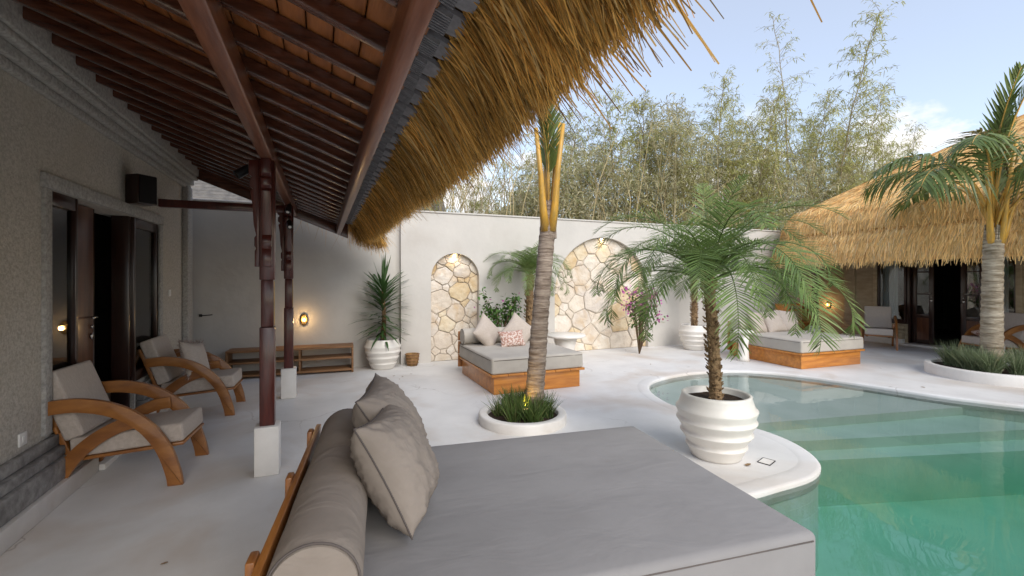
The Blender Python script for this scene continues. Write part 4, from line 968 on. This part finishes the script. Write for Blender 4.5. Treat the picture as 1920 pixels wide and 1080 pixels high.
coconut(r_, [(0.08,0,.05),(.13,0,.7),(.20,.02,1.4),(.27,.03,2.10)], .10, .082, [(R(a), 2, .8, -.1) for i, a in enumerate((120,165,210))], 'palm_trunk', pets=[(-.16,-.10,.95),(.05,-.17,1.0),(.12,.02,1.1),(.02,.1,1.2)])
r_ = empty('coconut_palm', (9.30,3.55,0), 0, 'coconut palm with thick pale ringed trunk before the far thatched villa', 'palm')
coconut(r_, [(0,0,.05),(.0,0,.7),(.02,.0,1.4),(.05,0,2.06)], .132, .112,
        [(R(152),0,1.1,-.05),(R(172),1,1.1,.0),(R(198),0,1.1,-.12),(R(230),1,1.05,.0),(R(262),0,1.1,-.1),(R(300),1,1.1,0),(R(345),0,1.1,0),(R(60),1,1.1,0),(R(110),0,1.05,0),(R(165),3,1.35,-.75),(R(235),2,1.3,-.15),(R(290),2,1.4,-.05),(R(200),2,1.05,-.25)], 'palm_trunk_pale', pets=[(-.22,-.02,1.15),(-.02,-.2,1.45),(.2,-.16,.8)])
# garden uplights at the palm feet
def uplight(loc, label, pw, tgt):
    o_ = empty('garden_uplight', loc, 0, label, 'lamp', 'uplights in the planters')
    MB().lathe([(0,0),(.03,0),(.035,.06),(.028,.065),(0,.055)], 16).build('housing', 'black_metal', o_, smooth=True); MB().lathe([(0,.066),(.024,.067),(0,.07)], 12).build('lens', 'bulb_warm', o_)
    li = bpy.data.lights.new('lamp_light', 'SPOT'); li.energy = pw; li.color = (1,.60,.10); li.spot_size = R(90); li.spot_blend = .6; li.shadow_soft_size = .02
    lo_ = bpy.data.objects.new('lamp_light', li); COL.objects.link(lo_); lo_.parent = o_; lo_.location = (0,0,.09)
    lo_.rotation_euler = (Vector(tgt)-Vector((loc[0],loc[1],loc[2]+.09))).to_track_quat('-Z','Y').to_euler()
uplight((1.90,4.20,.10), 'small lit uplight in the grass of the planter beyond the grey daybed', 3.5, (2.03,4.36,.55))
uplight((9.0,3.4,.11), 'small lit uplight in the grass of the planter before the far villa', 1.2, (9.3,3.55,.5))
mb = MB(); leaf_strip(mb, Vector((0,0,0)), Vector((1,.2,.1)), Vector((0,0,1)), .07, .035, .1); o = mb.build('fallen_leaf', 'date_trunk'); o.location = (3.10,2.62,.008); tag(o, 'brown dry leaf fallen at the foot of the big palm pot', 'leaf')
lme = o.data
for i, (x_, y_, a_, s_) in enumerate([(.98,7.05,.3,.7),(1.12,6.95,1.9,.6),(1.28,7.1,2.8,.55),(1.05,6.82,4.1,.5),(7.55,3.55,1.2,.8),(2.5,4.75,2.2,.6),(5.2,6.3,.7,.6),(-.75,2.9,3.3,.5)]):
    q_ = link('fallen_leaf', lme, None, (x_,y_,.006), (0,0,a_)); q_.scale = (s_,s_,s_); tag(q_, 'tiny brown dry leaf lying loose on the open white courtyard floor', 'leaf', 'dry leaves on the courtyard floor')

# ------------------------------------------------------------------ bamboo and houses beyond the wall
def bamboo_variant(seed, H, bare, nbr, dens):
    rd = random.Random(seed); cu = MB(); lf = MB(); p = Vector((0,0,0)); pts = []; lean = Vector((rd.gauss(0,.05), rd.gauss(0,.04), 0)); n_ = 16
    for i in range(n_+1):
        t_ = i/n_; pts.append(Vector((lean.x*H*t_ + .25*rd.gauss(0,.1) + .5*math.copysign(1,lean.x)*t_**4, lean.y*H*t_, H*t_*(1-.04*t_**3))))
    cu.tube([tuple(q) for q in pts], [.035*(1-.85*i/n_)+.003 for i in range(n_+1)], 6)
    tr_ = []
    for b in range(nbr):
        t_ = bare + (1-bare)*((b+rd.random())/nbr); i = min(int(t_*n_), n_-1); q = pts[i].lerp(pts[i+1], t_*n_-i)
        a_ = rd.random()*6.28; ln = (.35+1.0*math.sin(math.pi*min(1,(1-t_)*.9+.12)))*rd.uniform(.5,1.1); el = rd.uniform(.2,1.1)
        e_ = q + Vector((math.cos(a_)*math.cos(el), math.sin(a_)*math.cos(el), math.sin(el)))*ln + Vector((0,0,-.25*ln))
        m_ = q.lerp(e_,.5)+Vector((0,0,.12*ln)); tr_.append((q,m_,e_))
        cu.tube([tuple(q),tuple(m_),tuple(e_)], [.007,.005,.003], 3, cap=False)
        for k_ in range(int(dens*ln)+2):
            f_ = rd.uniform(.25,1); p_ = (q.lerp(m_,f_*2) if f_ < .5 else m_.lerp(e_,f_*2-1)) + Vector([rd.gauss(0,.05) for _ in range(3)])
            d_ = (e_-q).normalized()*.6 + Vector((rd.gauss(0,.7),rd.gauss(0,.7),rd.gauss(-.3,.5)))
            leaf_strip(lf, p_, d_, Vector((rd.gauss(0,.5),rd.gauss(0,.5),1)), rd.uniform(.10,.20), rd.uniform(.016,.030), .5)
    return cu, lf
BV = []
for i, (H, bare, nbr, dens) in enumerate([(10.2,.3,110,22),(9.0,.3,110,24),(8.0,.25,110,24),(9.8,.4,90,20),(7.2,.2,110,26),(12.2,.3,80,9)]):
    cu, lf = bamboo_variant(40+i, H, bare, nbr, dens)
    BV.append((cu.mesh('culm', 'bamboo_culm', True), lf.mesh('foliage', 'bamboo_leaf' if i != 2 else 'bamboo_dry')))
rd = random.Random(77)
def bamboo(x, y, vi, s_, az):
    o_ = empty('bamboo', (x,y,-.04), az, {5:'sparse bare-looking bamboo spire behind the courtyard wall, thinner than the rest', 2:'dry tan feathery bamboo growing behind the white courtyard wall', 4:'short dense leafy bamboo growing behind the white courtyard wall'}.get(vi, 'tall thin feathery green bamboo growing behind the white courtyard wall'), 'bamboo', 'bamboo behind the courtyard wall')
    c_ = link('culm', BV[vi][0], o_); f_ = link('foliage', BV[vi][1], o_); o_.scale = (s_,s_,s_); return o_
def at(u_, Y): 
    k_ = (u_-960)/853; c_, s_ = math.cos(YAW), math.sin(YAW); return Y*(s_+c_*k_)/(c_-s_*k_)
for u_, Y, vi, s_ in [(1545,11.4,0,1.0),(1588,12.2,3,.98),(1522,12.6,1,1.02),(1655,11.6,0,.9),(1690,12.2,3,.86),(1625,12.8,1,.95),(1715,12.9,1,.85),(1610,11.3,2,.9),(1478,11.5,5,.93),(1395,11.4,0,.80),(1420,12.5,1,.9),(1345,12,1,.9),(1370,13,3,.9),(1310,12,0,.78),(1285,11.6,2,.9),(1330,13.5,0,.85),(1500,12,3,.76),(1530,11.2,0,.78),(1548,12,3,.83),(1560,12.6,0,.88),(1580,11.6,3,.74),(1600,13,2,1.0),(1640,11.5,1,.74),(1662,12,0,.70),(1680,11.3,3,.68),(1700,12.6,1,.8),(1725,11.8,2,.66),(1755,12.4,5,.55),(1790,12,2,.6),
                       (1460,13.2,2,1.0),(1440,11.6,4,.95),(1240,12,4,1.0),(1260,13,1,.85),(1215,11.8,2,.85),(1190,12.6,1,.75),(1165,11.6,4,.9),(1140,12.4,2,.8),(1110,12,4,.85),(1080,12.6,2,.72),(1050,11.8,4,.75),(1010,12.4,4,.7),(980,12,4,.62),(940,12.8,4,.62),(900,12,4,.55),(860,12.5,4,.5),(830,11.8,4,.5),
                       (1620,12.4,4,.9),(1515,13.5,1,.9),(1385,11.2,4,.9),(1350,11.3,4,.85),(1300,11,4,.85),(1420,11,4,.8),(1850,13,2,.75),(1890,12.4,4,.8),(1240,11,2,.7),(1560,11,4,.8)]:
    bamboo(at(u_,Y), Y, vi, s_*rd.uniform(.97,1.15), rd.random()*6.28)
# understorey that reads as one thicket: dry leaning canes, twigs and leaves
tk = MB(); rd = random.Random(9)
for i in range(620):
    Y = rd.uniform(10.2,14.5); x_ = at(rd.uniform(800,1700), Y); h = rd.uniform(2.5,5.6); l_ = rd.gauss(0,.28)
    tk.tube([(x_,Y,1.2),(x_+l_*h*.4,Y+rd.gauss(0,.2),1.2+h*.5),(x_+l_*h+rd.gauss(0,.3),Y+rd.gauss(0,.4),1.2+h*.9)], [.014,.010,.004], 4, cap=False)
o = tk.build('thicket_canes', 'bamboo_culm'); stuff(o); tag(o, 'tangle of dry leaning bamboo canes behind the courtyard wall', 'canes')
tk = MB(); nl = 115000
uu = rng.uniform(830,1720,nl); Y = rng.uniform(10.4,14.5,nl); kk = (uu-960)/853; X = Y*(math.sin(YAW)+math.cos(YAW)*kk)/(math.cos(YAW)-math.sin(YAW)*kk)
hx = np.array([noise.noise(Vector((a_*.55,b_*.55,.3))) for a_, b_ in zip(X, Y)])
topz = np.interp(uu, [830,950,1050,1200,1300,1400,1500,1600,1720], [2.9,3.4,5.0,6.2,6.3,5.8,5.2,4.8,4.2])*(1+.35*hx)
zz = 1.6+(topz-1.6)*rng.random(nl)**.8
n3_ = np.array([noise.noise(Vector((a_*1.3,b_*1.3,c_*1.3))) for a_, b_, c_ in zip(X,Y,zz)]); kp = n3_ > -.2
P0 = np.stack([X,Y,zz],1)[kp]; nl = len(P0)
strands(P0, rng.normal(0,1,(nl,3))+np.array([0,0,-.4]), rng.uniform(.10,.20,nl), rng.uniform(.016,.03,nl), np.full(nl,.3), tk, wtip=.2)
o = tk.build('thicket', 'bamboo_dry'); stuff(o); tag(o, 'pale olive thicket of small bamboo leaves behind the courtyard wall', 'thicket')
# far darker hedge low behind the thicket
def house(x0_, x1_, y0_, y1_, ze, zr, label, wallm='plaster'):
    o_ = empty('house', ((x0_+x1_)/2,(y0_+y1_)/2,0), 0, label, 'house'); cx, cy = (x0_+x1_)/2, (y0_+y1_)/2; hx_, hy_ = (x1_-x0_)/2, (y1_-y0_)/2
    MB().box(-hx_+.4,hx_-.4,-hy_+.4,hy_-.4,-.04,ze).build('wall', wallm, o_)
    nr = 16; 
    for i in range(nr):
        t0, t1 = i/nr, (i+1)/nr
        for s_ in (-1,1):
            ya, yb = s_*hy_*(1-t0), s_*hy_*(1-t1)*1.0; za, zb = ze+(zr-ze)*t0, ze+(zr-ze)*t1
            mb = MB(); mb.add([(-hx_,ya,za+.03),(hx_,ya,za+.03),(hx_,yb,zb+.015),(-hx_,yb,zb+.015),(-hx_,ya,za),(hx_,ya,za),(hx_,yb,zb-.015),(-hx_,yb,zb-.015)], [(0,1,2,3),(7,6,5,4),(0,4,5,1),(1,5,6,2),(2,6,7,3),(3,7,4,0)]); mb.build('tile_course', 'roof_tile', o_, recalc=True)
house(1.0,3.9,14.5,17.5,2.9,4.6,'house with grey tiled roof beyond the wall behind bare canes')
house(-6.5,-1.6,12.5,16,3.0,4.6,'house with grey tiled roof glimpsed past the end of the stone wall')
